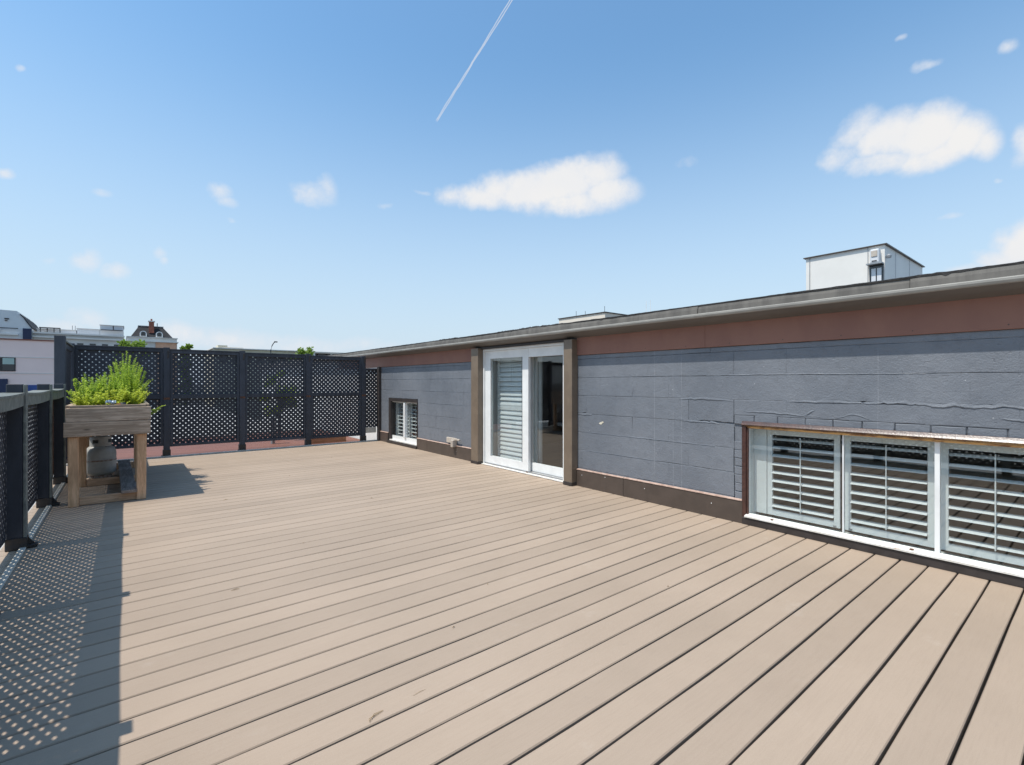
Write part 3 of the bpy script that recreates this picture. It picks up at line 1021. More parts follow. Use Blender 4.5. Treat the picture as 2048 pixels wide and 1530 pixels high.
# ---- sliding glass door between two brown jambs
def sliding_door():
    y0, y1, z0, z1 = DOOR
    m_ = MB()
    xa, xb = W - .012, W + .16
    m_.box(xa, xb, y1 - .035, y1, .0, z1)
    m_.box(xa, xb, y0, y0 + .030, .0, z1)
    m_.box(xa, xb, y0 + .030, y1 - .035, z1 - .035, z1)
    d = m_.build('door', 'white', bld)
    tag(d, 'white sliding glass door with white slatted shutter behind its fixed leaf')

    def leaf(ya, yb, x, st, top, bot):
        m_ = MB()
        m_.box(x, x + .045, ya, ya + st[0], .035, z1 - .037)
        m_.box(x, x + .045, yb - st[1], yb, .035, z1 - .037)
        m_.box(x + .001, x + .044, ya + st[0], yb - st[1], .035, bot)
        m_.box(x + .001, x + .044, ya + st[0], yb - st[1], top, z1 - .037)
        m_.build('leaf_frame', 'white', d)
        g = MB().box(x + .018, x + .024, ya + st[0], yb - st[1], bot, top).build('pane', 'glass', d)
        m_ = MB()
        gx = x - .002
        m_.box(gx, gx + .003, ya + st[0] - .002, ya + st[0] + .008, bot, top)
        m_.box(gx, gx + .003, yb - st[1] - .008, yb - st[1] + .002, bot, top)
        m_.build('glazing_seal', 'black', d)
    leaf(5.60, y1 - .037, W + .010, (.145, .16), 1.80, .165)      # outer leaf
    leaf(y0 + .032, 5.72, W + .085, (.045, .12), 1.80, .165)      # inner leaf
    MB().box(W + .012, W + .075, y0 + .032, 5.598, 1.79, z1 - .037).build('header', 'white', d)
    MB().prism([(W - .045, .006), (W - .045, .014), (W + .16, .034), (W + .16, .0)], y0 - .01, y1).build('threshold', 'sill', d)
    for x in (W + .002, W + .072):
        MB().box(x, x + .006, y0 + .03, y1 - .036, .022, .040).build('track', 'pipe', d)
    MB().box(W + .078, W + .084, y0 + .042, y0 + .066, .92, 1.02, b=.003).build('pull_handle', 'black', d)
    MB().box(W - .006, W + .008, 5.60, 5.635, .001, .034, b=.003).build('weather_foot', 'rust', d)
    # slatted shutter folded behind the outer leaf
    x = W + .19
    m_ = MB()
    for a, b in ((5.62, 5.675), (6.57, 6.625)):
        m_.box(x, x + .03, a, b, .05, 1.88)
    m_.box(x + .001, x + .029, 5.675, 6.57, .05, .13)
    m_.box(x + .001, x + .029, 5.675, 6.57, .94, 1.02)
    m_.box(x + .001, x + .029, 5.675, 6.57, 1.82, 1.88)
    m_.build('shutter_frame', 'white_in', d)
    me = None
    for za, zb, n in ((.13, .94, 11), (1.02, 1.82, 10)):
        for i in range(n):
            zc = za + (zb - za) * (i + .5) / n
            if me is None:
                prof = [(-.044, 0), (-.02, .005), (.02, .005), (.044, 0), (.02, -.005), (-.02, -.005)]
                o = MB().prism(prof, -.445, .445).build('louver', 'white_in', d)
                me = o.data
            else:
                o = link('louver', me, d)
            o.location = (x + .015, 6.1225, zc)
            o.rotation_euler = (0, rad(-66 + R.uniform(-2, 2)), 0)
    MB().box(W + .17, W + .40, 6.72, 6.765, -.04, 1.95).build('reveal', 'white_in', d)
    # white door surround seen through the inner leaf
    MB().box(W + .26, W + .30, 5.60, 5.72, -.04, 1.95).build('inner_casing', 'white_in', d)


sliding_door()
for a, b in ((6.775, 6.985), (4.556, 4.715)):
    j = MB().box(W - .115, W + .011, a, b, .002, 1.985, b=.004).build('door_jamb', 'jamb', bld)
    MB().box(W - .122, W - .02, a - .004, b + .004, .0025, .05, b=.002).build('jamb_shoe', 'darkfr', j)
MB().box(W - .05, W + .011, 4.716, 6.774, 1.966, 1.999).build('door_head', 'darkfr', bld)
MB().box(W - .06, W + .012, 11.02, 11.14, .0, ZT).build('corner_trim', 'darkfr', bld)

# ---- outdoor socket on the wall: box with its cover hanging open
sk = empty('outdoor_socket', 'beige outdoor socket box with flap hanging open above the brown base flashing', 'socket')
MB().box(W - .045, W - .004, 7.62, 7.93, .265, .365, b=.006).build('box', 'outlet', sk)
MB().box(W - .075, W - .045, 7.44, 7.60, .335, .365, b=.004).build('flap', 'outlet', sk)
MB().box(W - .11, W - .01, 7.60, 7.68, .20, .34, b=.012).build('cover', 'outlet', sk)
MB().tube([(W - .05, 7.70, .3), (W - .09, 7.69, .22), (W - .05, 7.66, .18), (W - .03, 7.62, .21)], .008, 6).build('cord', 'black', sk)


# ------------------------------------------------------------------ lattice screens
def clip_poly(poly, a0, a1, z0, z1):
    def side(pl, f, g):
        out = []
        for i in range(len(pl)):
            p, q = pl[i], pl[(i + 1) % len(pl)]
            fp, fq = f(p), f(q)
            if fp >= 0:
                out.append(p)
            if (fp >= 0) != (fq >= 0):
                t = fp / (fp - fq)
                out.append((p[0] + (q[0] - p[0]) * t, p[1] + (q[1] - p[1]) * t))
        return out
    for f in (lambda p: p[0] - a0, lambda p: a1 - p[0], lambda p: p[1] - z0, lambda p: z1 - p[1]):
        if poly:
            poly = side(poly, f, None)
    return poly


def slats(a0, a1, z0, z1, pitch=.066, wid=.043):
    """diagonal slats clipped to a rectangle: (layer, polygon)"""
    out = []
    s2 = math.sqrt(.5)
    for layer, sg in ((0, 1), (1, -1)):
        # lines: s2*(a*1 - sg*z) = c
        cs = [s2 * (a - sg * z) for a in (a0, a1) for z in (z0, z1)]
        c = min(cs) - pitch * .5 + R.uniform(0, .01)
        while c < max(cs) + pitch:
            cc = c + R.uniform(-.0015, .0015)
            L = 8
            nx, nz = s2, -sg * s2
            tx, tz = sg * s2, s2
            P = [(nx * (cc - wid / 2) - tx * L, nz * (cc - wid / 2) - tz * L), (nx * (cc + wid / 2) - tx * L, nz * (cc + wid / 2) - tz * L),
                 (nx * (cc + wid / 2) + tx * L, nz * (cc + wid / 2) + tz * L), (nx * (cc - wid / 2) + tx * L, nz * (cc - wid / 2) + tz * L)]
            # centre near the rectangle
            P = clip_poly(P, a0, a1, z0, z1)
            if len(P) >= 3:
                A = abs(sum(P[i][0] * P[(i + 1) % len(P)][1] - P[(i + 1) % len(P)][0] * P[i][1] for i in range(len(P)))) / 2
                if A > .0004:
                    out.append((layer, P))
            c += pitch
    return out


def lattice(parent, axis, plane, a0, a1, z0, z1, single=False, out=1, t=.004, wid=.0475, mat='lattice'):
    """axis 'X': slats in a plane of constant x (running along y); axis 'Y': plane of constant y"""
    m_ = MB()
    for k, (layer, P) in enumerate(slats(a0, a1, z0, z1, wid=wid)):
        p0 = plane + out * layer * (t + .0002)
        p1 = p0 + out * t
        if single:
            MB().prism(P, p0, p1, axis).build('slat', mat, parent)
        else:
            m_.prism(P, p0, p1, axis)
    if not single:
        tag(m_.build('lattice', mat, parent), kind='stuff')


# ---- low fence along the left edge
fl = empty('lattice_fence', 'low slate lattice fence with slim top rails along the deck edge', 'fence')
PX0, PX1 = -.775, -.675
low_posts = [-.62, .95, 2.54, 4.12, 5.72, 7.50, 9.08]
for i, y in enumerate(low_posts):
    hgt = 1.385 + R.uniform(-.006, .006)
    p = MB().box(PX0, PX1, y, y + .085, .0, hgt, b=.004).build('post', 'fence', fl)
    MB().box(PX1 + .001, PX1 + .020, y - .004, y + .089, .03, hgt - .004, b=.003).build('facing_board', 'fence_in', p)  # separate board carries the post's paler inner face
    m_ = MB()
    m_.box(PX0 - .006, PX1 + .026, y - .012, y + .097, .001, .10, b=.004)
    m_.box(PX1 + .02, PX1 + .085, y + .005, y + .08, .001, .03, b=.006)
    m_.prism([(PX1 + .02, .03), (PX1 + .07, .03), (PX1 + .02, .10)], y + .035, y + .05)
    m_.build('post_shoe', 'shoe', p)


def swoop(y0, y1, x0, x1, zt, zb, dip, n=14):
    m_ = MB()
    for i in range(n + 1):
        t = i / n
        y = y0 + (y1 - y0) * t
        d = dip * math.sin(math.pi * t)
        m_.v += [(x0, y, zb - d), (x1, y, zb - d), (x1, y, zt - d), (x0, y, zt - d)]
    for i in range(n):
        for k in range(4):
            m_.f.append((i * 4 + k, i * 4 + (k + 1) % 4, (i + 1) * 4 + (k + 1) % 4, (i + 1) * 4 + k))
    m_.f += [(0, 1, 2, 3), tuple(n * 4 + k for k in (3, 2, 1, 0))]
    return m_


for i in range(len(low_posts) - 1):
    a, b = low_posts[i] + .085, low_posts[i + 1]
    pan = swoop(a, b, -.800, -.778, 1.294, 1.260, .012).build('panel', 'fence', fl)     # outer head board
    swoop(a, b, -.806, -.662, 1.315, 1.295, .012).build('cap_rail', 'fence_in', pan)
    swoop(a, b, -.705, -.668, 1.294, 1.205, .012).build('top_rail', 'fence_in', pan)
    for sa in (a, b - .035):
        MB().box(-.800, -.7775, sa, sa + .035, .1505, 1.247, b=.002).build('stile', 'fence', pan)
    MB().box(-.800, -.776, a, b, .085, .15, b=.003).build('bottom_rail', 'fence', pan)
    near = 3 <= i <= 4
    lattice(pan, 'X', -.7755, a, b, .14, 1.272, single=near, t=.002, wid=.0415, mat='lattice_brown' if i == 5 else 'lattice')
# ---- tall return panel by the corner
YT = 9.42
cornerp = MB().box(-.80, -.68, YT, YT + .12, .0, 2.075, b=.005).build('post', 'fence', fl)
tag(cornerp, 'tall corner post where the low lattice fence steps up')
pan = MB().box(-.765, -.715, YT + .122, YB + .02, 1.92, 2.00, b=.004).build('panel', 'fence', fl)
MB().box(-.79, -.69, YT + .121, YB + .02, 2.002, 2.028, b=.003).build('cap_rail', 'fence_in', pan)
MB().box(-.765, -.715, YT + .122, YB + .02, 1.08, 1.15, b=.004).build('middle_rail', 'fence', pan)
MB().box(-.765, -.715, YT + .122, YB + .02, .16, .22, b=.004).build('bottom_rail', 'fence', pan)
lattice(pan, 'X', -.745, YT + .122, YB + .02, .2, 1.94)

# ---- tall screen across the back
fb = empty('lattice_screen', 'tall slate lattice privacy screen across the far end of the deck', 'fence')
bp = [-.74, .60, 1.865, 3.16, 4.42]
YF = YB + .06
for i, x in enumerate(bp):
    p = MB().box(x - .05, x + .05, YF, YF + .09, .0, 2.075 - .012 * i, b=.004).build('post', 'fence', fb)
    MB().box(x - .062, x + .062, YF - .008, YF + .098, .0, .13, b=.004).build('post_shoe', 'shoe', p)
    MB().box(x - .046, x + .046, YF - .0025, YF - .0005, 1.075, 1.115).build('strap', 'rust', p)
    if i:
        MB().box(x + .012, x + .034, YF - .014, YF - .0005, 1.86, 2.0, b=.003).build('hook', 'shoe', p)
    MB().box(x - .09, x - .055, YF - .035, YF - .009, .019, .035, b=.004).build('foot_tab', 'shoe', p)
tops = [2.035, 2.03, 2.015, 1.985, 1.96]
for i in range(4):
    a, b = bp[i] + .052, bp[i + 1] - .052
    zt = 2.03 - .016 * i
    zb = .205 - .022 * i
    pan = MB().box(a, b, YF + .02, YF + .065, zt - .06, zt, b=.003).build('panel', 'fence', fb)
    MB().box(a, a + .045, YF + .018, YF + .063, zb, zt - .061, b=.003).build('stile', 'fence', pan)
    MB().box(b - .045, b, YF + .018, YF + .063, zb, zt - .061, b=.003).build('stile', 'fence', pan)
    MB().box(a + .046, b - .046, YF + .019, YF + .06, 1.09, 1.175, b=.003).build('middle_rail', 'fence', pan)
    MB().box(a + .046, b - .046, YF + .019, YF + .06, zb, zb + .05, b=.003).build('bottom_rail', 'fence', pan)
    MB().box(a - .001, b + .001, YF + .01, YF + .075, zt + .001, zt + .022, b=.002).build('cap_rail', 'fence', pan)
    lattice(pan, 'Y', YF + .064, a + .01, b - .01, 1.13, zt - .02)
    lattice(pan, 'Y', YF + .064, a + .01, b - .01, zb + .02, 1.13)
pan = MB().box(bp[-1] + .052, W - .01, YF + .02, YF + .065, 1.70, 1.74, b=.003).build('panel', 'fence', fb)
lattice(pan, 'Y', YF + .064, bp[-1] + .052, W - .01, .32, 1.72)
MB().box(bp[-1] + .052, W - .065, YF + .02, YF + .06, .19, .32, b=.003).build('filler_board', 'trim', pan)

# ------------------------------------------------------------------ long timber planter on legs
pl = empty('raised_planter', 'long weathered timber planter box standing on six square legs', 'planter')
QX0, QX1, QY0, QY1 = -.52, .215, 7.24, 10.15
ZB, ZM, ZP = .79, .955, 1.112
jit = lambda s=.003: R.uniform(-s, s)
for y0, y1 in ((QY0, QY0 + .038), (QY1 - .038, QY1)):
    MB().box(QX0 - .02, QX1 + .015, y0, y1, ZB, ZM - .002, b=.003, rot=Matrix.Rotation(rad(.25), 3, 'Y')).build('end_board', 'wood_x', pl)
    MB().box(QX0 - .004, QX1 + .02, y0 + .001, y1 + .001, ZM + .002, ZP, b=.003, rot=Matrix.Rotation(rad(-.15), 3, 'Y')).build('end_board', 'wood_x', pl)
    MB().box(QX0 + .03, QX1 - .03, y0 + .006, y1 + .012, ZP + .001, ZP + .028, b=.003).build('rim_board', 'rim_x', pl)
for x0, x1 in ((QX0 + .002, QX0 + .036), (QX1 - .036, QX1 - .002)):
    for a, b in ((ZB, ZM - .002), (ZM + .002, ZP)):
        MB().box(x0, x1, QY0 + .041, QY1 - .041, a, b, b=.003).build('side_board', 'wood_y', pl)
for x0, x1 in ((QX0 - .006, QX0 + .082), (QX1 - .082, QX1 + .006)):
    MB().box(x0, x1, QY0 + .05, QY1 - .055, ZP + .001, ZP + .030, b=.004).build('rim_board', 'rim', pl)
tag(MB().box(QX0 + .038, QX1 - .038, QY0 + .042, QY1 - .042, ZB + .02, ZP - .04).build('soil', 'soil', pl), kind='stuff')
for ly in (QY0 + .045, 8.62, QY1 - .135):
    for s, lx in ((0, QX0 + .012), (1, QX1 - .115)):
        r_ = Matrix.Rotation(rad(R.uniform(-.5, .5)), 3, 'Y')
        MB().box(lx, lx + .092, ly, ly + .088, .001, ZB - .002 if ly != 8.62 else ZB + .015, b=.006, rot=r_).build('leg', 'leg', pl)
for ly in (QY0 + .075, 8.60, QY1 - .115):
    MB().box(QX0 + .106, QX1 - .117, ly, ly + .038, .004, .098, b=.004).build('stretcher', 'rail_x', pl)
pk = MB().box(-.075, .075, 7.24, 10.12, .0985, .136, b=.004, rot=Matrix.Rotation(rad(1.2), 3, 'Z')).build('loose_plank', 'plank')
tag(pk, 'dark weathered plank lying on the low stretchers under the planter', 'plank')

# ---- propane tank
tk = empty('propane_tank', 'old off-white propane tank with rusty seam standing under the planter', 'gas tank')
TC = (-.29, 9.25, 0)
body = [(.10, .055), (.14, .062), (.168, .085), (.178, .12), (.180, .20), (.180, .36), (.176, .40), (.160, .445), (.125, .475), (.07, .488), (.0, .49)]
MB().lathe(body[:-1] + [(.001, .49)], TC, 32).build('body', 'tank', tk, smooth=True)
MB().lathe([(.1805, .262), (.1835, .266), (.1835, .282), (.1805, .286)], TC, 32).build('seam', 'tank_rust', tk, smooth=True)
MB().lathe([(.128, .003), (.132, .003), (.134, .062), (.122, .064)], TC, 28).build('foot_ring', 'tank_rust', tk, smooth=True)
cl = MB()
NC = 40
for k in range(NC):                    # collar with its hand holes left open
    a0, a1 = 2 * math.pi * k / NC, 2 * math.pi * (k + 1) / NC
    deg = math.degrees((a0 + a1) / 2)
    segs = [(.475, .525), (.575, .61)] if any(abs((deg - c + 180) % 360 - 180) < 20 for c in (245, 335, 65)) else [(.475, .61)]
    for zA, zB_ in segs:
        vs = [(TC[0] + r * math.cos(a), TC[1] + r * math.sin(a), z) for r in (.118, .123) for a in (a0, a1) for z in (zA, zB_)]
        cl.add(vs, [(0, 1, 3, 2), (4, 6, 7, 5), (0, 4, 5, 1), (2, 3, 7, 6), (0, 2, 6, 4), (1, 5, 7, 3)])
cl.build('collar', 'tank', tk)
MB().lathe([(.03, .486), (.026, .51), (.018, .515), (.018, .55), (.03, .553), (.03, .572), (.01, .576)], TC, 14).build('valve', 'valve', tk, smooth=True)


# ---- herbs
def herb(parent_name, cx, cy, n, hgt, spread, label, seed, lean=(0, 0), mat='herb', base=None, leaf=.021, droop=0.0):
    q = random.Random(seed)
    root = empty(parent_name, label, 'plant', group='herbs growing in the timber planter')
    st, lf = MB(), MB()
    zb = (ZP - .045) if base is None else base
    for i in range(n):
        a = q.uniform(0, 2 * math.pi)
        r = spread * math.sqrt(q.random())
        bx_, by_ = cx + math.cos(a) * r * .55, cy + math.sin(a) * r * .8
        h = hgt * 1.08 * q.uniform(.5, 1.08) * (1 - .35 * (r / spread) ** 2)
        tipx = bx_ + math.cos(a) * r * .55 + lean[0] * h + q.uniform(-.03, .03)
        tipy = by_ + math.sin(a) * r * .55 + lean[1] * h + q.uniform(-.03, .03)
        P = []
        ns = 6
        for k in range(ns + 1):
            t = k / ns
            P.append(Vector((bx_ + (tipx - bx_) * t ** 1.6, by_ + (tipy - by_) * t ** 1.6, zb + h * (t - droop * t * t))))
        st.tube(P, [.0028 * (1 - .6 * k / ns) for k in range(ns + 1)], 4, caps=False)
        nl = int(h / .0062) + 8
        for k in range(nl):
            t = .10 + .90 * (k + q.random()) / nl
            f = t * ns
            i0 = min(int(f), ns - 1)
            c = P[i0].lerp(P[i0 + 1], f - i0)
            th = k * 2.4 + q.uniform(-.4, .4)
            up = q.uniform(.1, .75)
            d = Vector((math.cos(th), math.sin(th), up)).normalized()
            L = leaf * q.uniform(.7, 1.35) * (1.25 - .55 * t)
            wv = d.cross(Vector((0, 0, 1))).normalized() * L * .42
            nrm = d.cross(wv).normalized()
            m0 = c + d * L * .5 - nrm * L * .10
            lf.add([c + d * .001, m0 + wv, c + d * L, m0 - wv], [(0, 1, 2), (0, 2, 3)])
    st.build('stems', 'stem', root, fix=False)
    tag(lf.build('leaves', mat, root, fix=False), kind='stuff')
    return root


HP = [(-.34, 7.52, 46, .27, .17, 'low yellow-green herb clump at the front left of the planter', 'herb_y'),
      (-.12, 7.48, 44, .24, .17, 'low yellow-green herb clump behind the crumpled tin on the planter rim', 'herb_y'),
      (.07, 7.56, 40, .27, .15, 'low bright herb clump at the front right of the planter', 'herb_y'),
      (-.37, 7.95, 46, .38, .19, 'leafy herb clump leaning over the fence side of the planter', 'herb'),
      (-.17, 7.95, 50, .46, .18, 'bushy bright herb clump in the middle of the planter', 'herb'),
      (.05, 8.10, 44, .54, .17, 'taller herb clump near the deck side of the planter', 'herb'),
      (-.32, 8.55, 44, .46, .20, 'herb clump above the propane tank', 'herb'),
      (.0, 8.60, 46, .68, .20, 'tallest upright herb clump rising above the lattice rail', 'herb'),
      (-.02, 9.35, 34, .70, .18, 'tall darker herb clump toward the back of the planter', 'herb')]
for i, (x, y, n, h, s, lab, mt_) in enumerate(HP):
    herb('herb_plant', x, y, n, h, s, lab, 20 + i, mat=mt_, leaf=.031 if h < .3 else .029)
herb('herb_plant', .06, 7.95, 5, .44, .05, 'thin herb shoots leaning out over the deck side', 60, lean=(.42, -.1), leaf=.02)
herb('herb_plant', .22, 8.7, 7, .26, .05, 'stray herb shoots drooping outside the planter beside the lattice', 61, lean=(.75, .1), base=.86, droop=.3, leaf=.03)

# ---- odds and ends on the rim
can = MB()
prof = []
for k in range(9):
    prof.append((.030 + .004 * math.sin(k * 2.3), k * .012))
can.lathe(prof, (0, 0, 0), 14)
o = can.build('tin_can', 'tin')
for v in o.data.vertices:
    v.co.x *= 1 + .25 * math.sin(v.co.z * 55)
    v.co.y += .006 * math.sin(v.co.z * 80)
o.matrix_world = Matrix.Translation((-.185, 7.335, ZP + .045)) @ Matrix.Rotation(rad(84), 4, 'Y') @ Matrix.Rotation(rad(25), 4, 'Z')
tag(o, 'crumpled silver tin lying on soil behind the planter rim', 'can')
me_ = bmesh.new()
bmesh.ops.create_icosphere(me_, subdivisions=2, radius=.03)
for v in me_.verts:
    v.co *= R.uniform(.82, 1.15)
    v.co.z *= .8
mesh = bpy.data.meshes.new('stone')
me_.to_mesh(mesh)
me_.free()
mesh.materials.append(M['stone'])
o = link('stone', mesh)
o.location = (-.03, 7.325, ZP + .035)
tag(o, 'dark rounded stone on the front rim of the planter', 'stone')
o = MB().add([(0, 0, 0), (.05, .004, 0), (.045, .02, .004), (.01, .024, .002), (.004, .002, .012), (.046, .006, .014), (.04, .02, .016), (.012, .022, .012)],
             [(0, 1, 2, 3), (4, 5, 6, 7), (0, 1, 5, 4), (1, 2, 6, 5), (2, 3, 7, 6), (3, 0, 4, 7)]).build('pot_shard', 'terracotta')
o.location = (-.095, 7.278, ZP + .029)
tag(o, 'small orange pot shard on the front rim of the planter', 'shard')

# ------------------------------------------------------------------ litter on the deck
o = MB()
for e in (0, .007, -.005):
    o.tube([(.785 + e, 1.912 + e, .005), (.790 + e, 1.926, .007), (.815, 1.937 + e, .006), (.855, 1.944 + e * .4, .004)], [.0005, .0012, .001, .0005], 5)
o.tube([(1.0, 1.952, .003), (1.03, 1.956, .005), (1.065, 1.958, .003)], [.0005, .001, .0004], 5)
tag(o.build('straw_wisp', 'straw'), 'dry curled straw wisp caught in a deck board gap', 'straw')
for (x, y, ln, an) in ((1.45, 2.35, .02, .4), (1.95, 2.7, .015, 1.2), (.55, 3.7, .05, .1), (2.9, 1.9, .012, 2), (1.2, 4.4, .02, 1.0), (2.3, 5.6, .03, .3), (3.4, 3.6, .02, 1.7),
                      (.9, 6.6, .05, .2), (1.9, 7.7, .03, .7), (3.0, 9.1, .03, 2.2)):
    c, s = math.cos(an), math.sin(an)
    o = MB().tube([(x, y, .004), (x + c * ln * .5, y + s * ln * .5, .007), (x + c * ln, y + s * ln, .003)], [.001, .0028, .001], 5).build('leaf_scrap', 'straw')
    tag(o, 'tiny dry leaf scrap lying on the deck boards', 'leaf', 'leaf scraps on the deck')

# ------------------------------------------------------------------ beyond the screen: neighbour's red deck and white roof
tag(MB().box(-14, XL - .16, -6, 15.6, -9, -.55).build('gravel_roof_building', 'pale_roof'), 'flat pale-roofed building just outside the low lattice fence', 'building')
nd = tag(MB().box(XL - .1, W - .06, YF + .16, 15.6, -.30, -.105).build('neighbour_deck', 'under'), kind='structure')
me = None
y = YF + .17
while y < 15.5:
    if me is None:
        o = MB().box(XL - .1, W - .07, 0, .138, -.10, -.07, b=.004).build('deck_board', 'red_deck', nd)
        me = o.data
    else:
        o = link('deck_board', me, nd)
    o.location = (0, y, 0)
    y += .144
nb = tag(MB().box(-14, W - .02, 15.7, 44, -9, -.35).build('flat_roofed_building', 'pale_roof'), 'low building with pale flat roof beyond the red deck', 'building')
o = MB().lathe([(.05, -.07), (.05, .5), (.065, .5), (.065, .56), (.02, .58)], (2.75, 12.6, 0), 16).build('vent_pipe', 'pipe')
tag(o, 'grey vent pipe standing on the red deck behind the screen', 'pipe')
o = MB().box(3.35, 4.3, 12.0, 12.14, -.07, .06, b=.004).box(3.5, 3.75, 12.2, 12.34, -.07, .10, b=.004).build('timber_offcut', 'rail_x')
tag(o, 'pale timber offcuts lying on the red deck behind the screen', 'timber')


def leafball(q, lf, c, r, n, size):
    for _ in range(n):
        d = Vector((q.gauss(0, 1), q.gauss(0, 1), q.gauss(0, 1))).normalized()
        p = c + d * r * q.uniform(.35, 1.05)
        a = Vector((q.uniform(-1, 1), q.uniform(-1, 1), q.uniform(-.4, 1))).normalized()
        b = a.cross(d).normalized() if a.cross(d).length > .05 else a.orthogonal()
        s_ = size * q.uniform(.6, 1.4)
        lf.add([p, p + a * s_ * .5 + b * s_ * .3, p + a * s_, p + a * s_ * .5 - b * s_ * .3], [(0, 1, 2, 3)])


def tree(name, label, x, y, z0, top, rx, seed, mat='tree', clumps=26, per=130, size=.16, cat='tree', group=None):
    q = random.Random(seed)
    root = empty(name, label, cat, group=group)
    tr = MB()
    ht = top - z0
    tr.tube([(x, y, z0), (x + .1 * rx, y, z0 + ht * .3), (x, y + .1, z0 + ht * .6), (x + .05, y, z0 + ht * .86)], [ht * .022, ht * .017, ht * .011, ht * .004], 8)
    lf = MB()
    for k in range(clumps):
        a = q.uniform(0, 6.283)
        hh = q.uniform(.38, .95)
        rr = rx * math.sqrt(q.random()) * math.sin(math.pi * min(.98, (hh - .25) * 1.15)) ** .7
        c = Vector((x + math.cos(a) * rr, y + math.sin(a) * rr, z0 + ht * hh))
        tr.tube([(x, y, z0 + ht * max(.3, hh - .25)), c.lerp(Vector((x, y, c.z)), .5) - Vector((0, 0, .1 * ht * .3)), c], [ht * .008, ht * .005, ht * .002], 5)
        leafball(q, lf, c, rx * q.uniform(.2, .36), per, size)
    tr.build('trunk', 'bark', root)
    tag(lf.build('crown', mat, root, fix=False), kind='stuff')
    return root


tree('potted_shrub', 'green leafy shrub standing on the red deck behind the screen', 3.05, 13.4, -.07, 1.75, .45, 5, 'herb', 16, 120, .07, 'shrub')

# ------------------------------------------------------------------ buildings of the town
# pink rendered building across the street
pk_ = empty('pink_building', 'pale pink rendered building with dark-framed windows beyond the low fence', 'building')
PY = 60.0
MB().box(-34, -4.70, PY, PY + 14, -9, 5.12).build('wall', 'pink', pk_)
MB().box(-34.1, -4.62, PY - .10, PY + 14.1, 5.122, 5.22).build('coping', 'brick', pk_)
for z in (3.62, 2.22):
    MB().box(-34, -4.69, PY - .05, PY - .002, z - .03, z + .03).build('string_course', 'stone_l', pk_)
for xa, xb, blind in ((-9.6, -7.53, True), (-5.05, -4.74, False), (-15.0, -12.6, True), (-20.5, -18.0, True)):
    f = MB().box(xa, xb, PY - .06, PY - .003, 2.38, 3.58).build('window', 'darkfr', pk_)
    mid = (xa + xb) / 2
    if blind:
        for a, b in ((xa + .08, mid - .25), (mid + .25, xb - .08)):
            MB().box(a, b, PY - .075, PY - .062, 2.46, 2.98).build('pane', 'farglass', f)
            MB().box(a, b, PY - .078, PY - .062, 2.984, 3.52).build('blind', 'blind', f)
    else:
        MB().box(xa + .06, xb - .06, PY - .075, PY - .062, 2.46, 3.50).build('pane', 'farglass', f)
MB().box(-6.85, -5.85, PY - .12, PY - .003, -9, 1.18).build('shop_panel', 'blue', pk_)
MB().box(-10.5, -8.0, PY - .14, PY - .003, -9, 1.72).build('shop_door', 'navy', pk_)

# long grey stone terrace with roof storeys
GY = 120.0
S2 = lambda z: 1.4 + 2 * (z - 1.4)
gt = empty('stone_terrace', 'long grey stone terrace with flat cornice and metal roof boxes', 'building')
MB().box(-12.9, -.3, GY, GY + 16, -9, S2(5.86)).build('wall', 'stone_f', gt)
for z in (5.50, 5.86):
    MB().box(-12.9, -.2, GY - .5, GY - .004, S2(z) - .16, S2(z) + .10).build('cornice', 'stone_l', gt)
for xa, xb, z1_, nm in ((-12.6, -7.3, 6.28, 0), (-7.2, -3.95, 6.47, 1), (-3.9, -.38, 6.93, 2)):
    b_ = MB().box(xa, xb, GY + 2, GY + 9, S2(5.86) + .11, S2(z1_)).build('roof_box', 'grey_clad', gt)
    MB().box(xa - .1, xb + .1, GY + 1.85, GY + 9.1, S2(z1_) + .002, S2(z1_) + .10).build('roof_cap', 'stone_f', b_)
    if nm == 2:
        MB().box(-2.0, -1.86, GY + 1.93, GY + 1.998, S2(6.5), S2(z1_) - .02).build('downpipe', 'darkfr', b_)
        MB().box(-3.8, -.5, GY + 1.3, GY + 1.84, S2(6.45), S2(6.45) + .12).build('canopy', 'darkfr', b_)
for i in range(7):
    x = -12.3 + i * 1.75
    MB().box(x, x + .85, GY - .06, GY - .004, S2(4.2), S2(5.05)).build('window', 'farglass', gt)
MB().box(-12.2, -9.4, GY + .6, GY + 1.4, S2(6.33), S2(6.40)).build('pergola_roof', 'darkfr', gt)
for x in (-12.1, -11.2, -10.3, -9.5):
    MB().box(x, x + .12, GY + .7, GY + .82, S2(5.86) + .11, S2(6.33)).build('pergola_post', 'lampblack', gt)
for x in (-7.9, -7.5):
    MB().tube([(x, GY + 3, S2(6.28)), (x, GY + 3, S2(6.28) + 1.0)], .05, 5).build('roof_mast', 'pipe', gt)

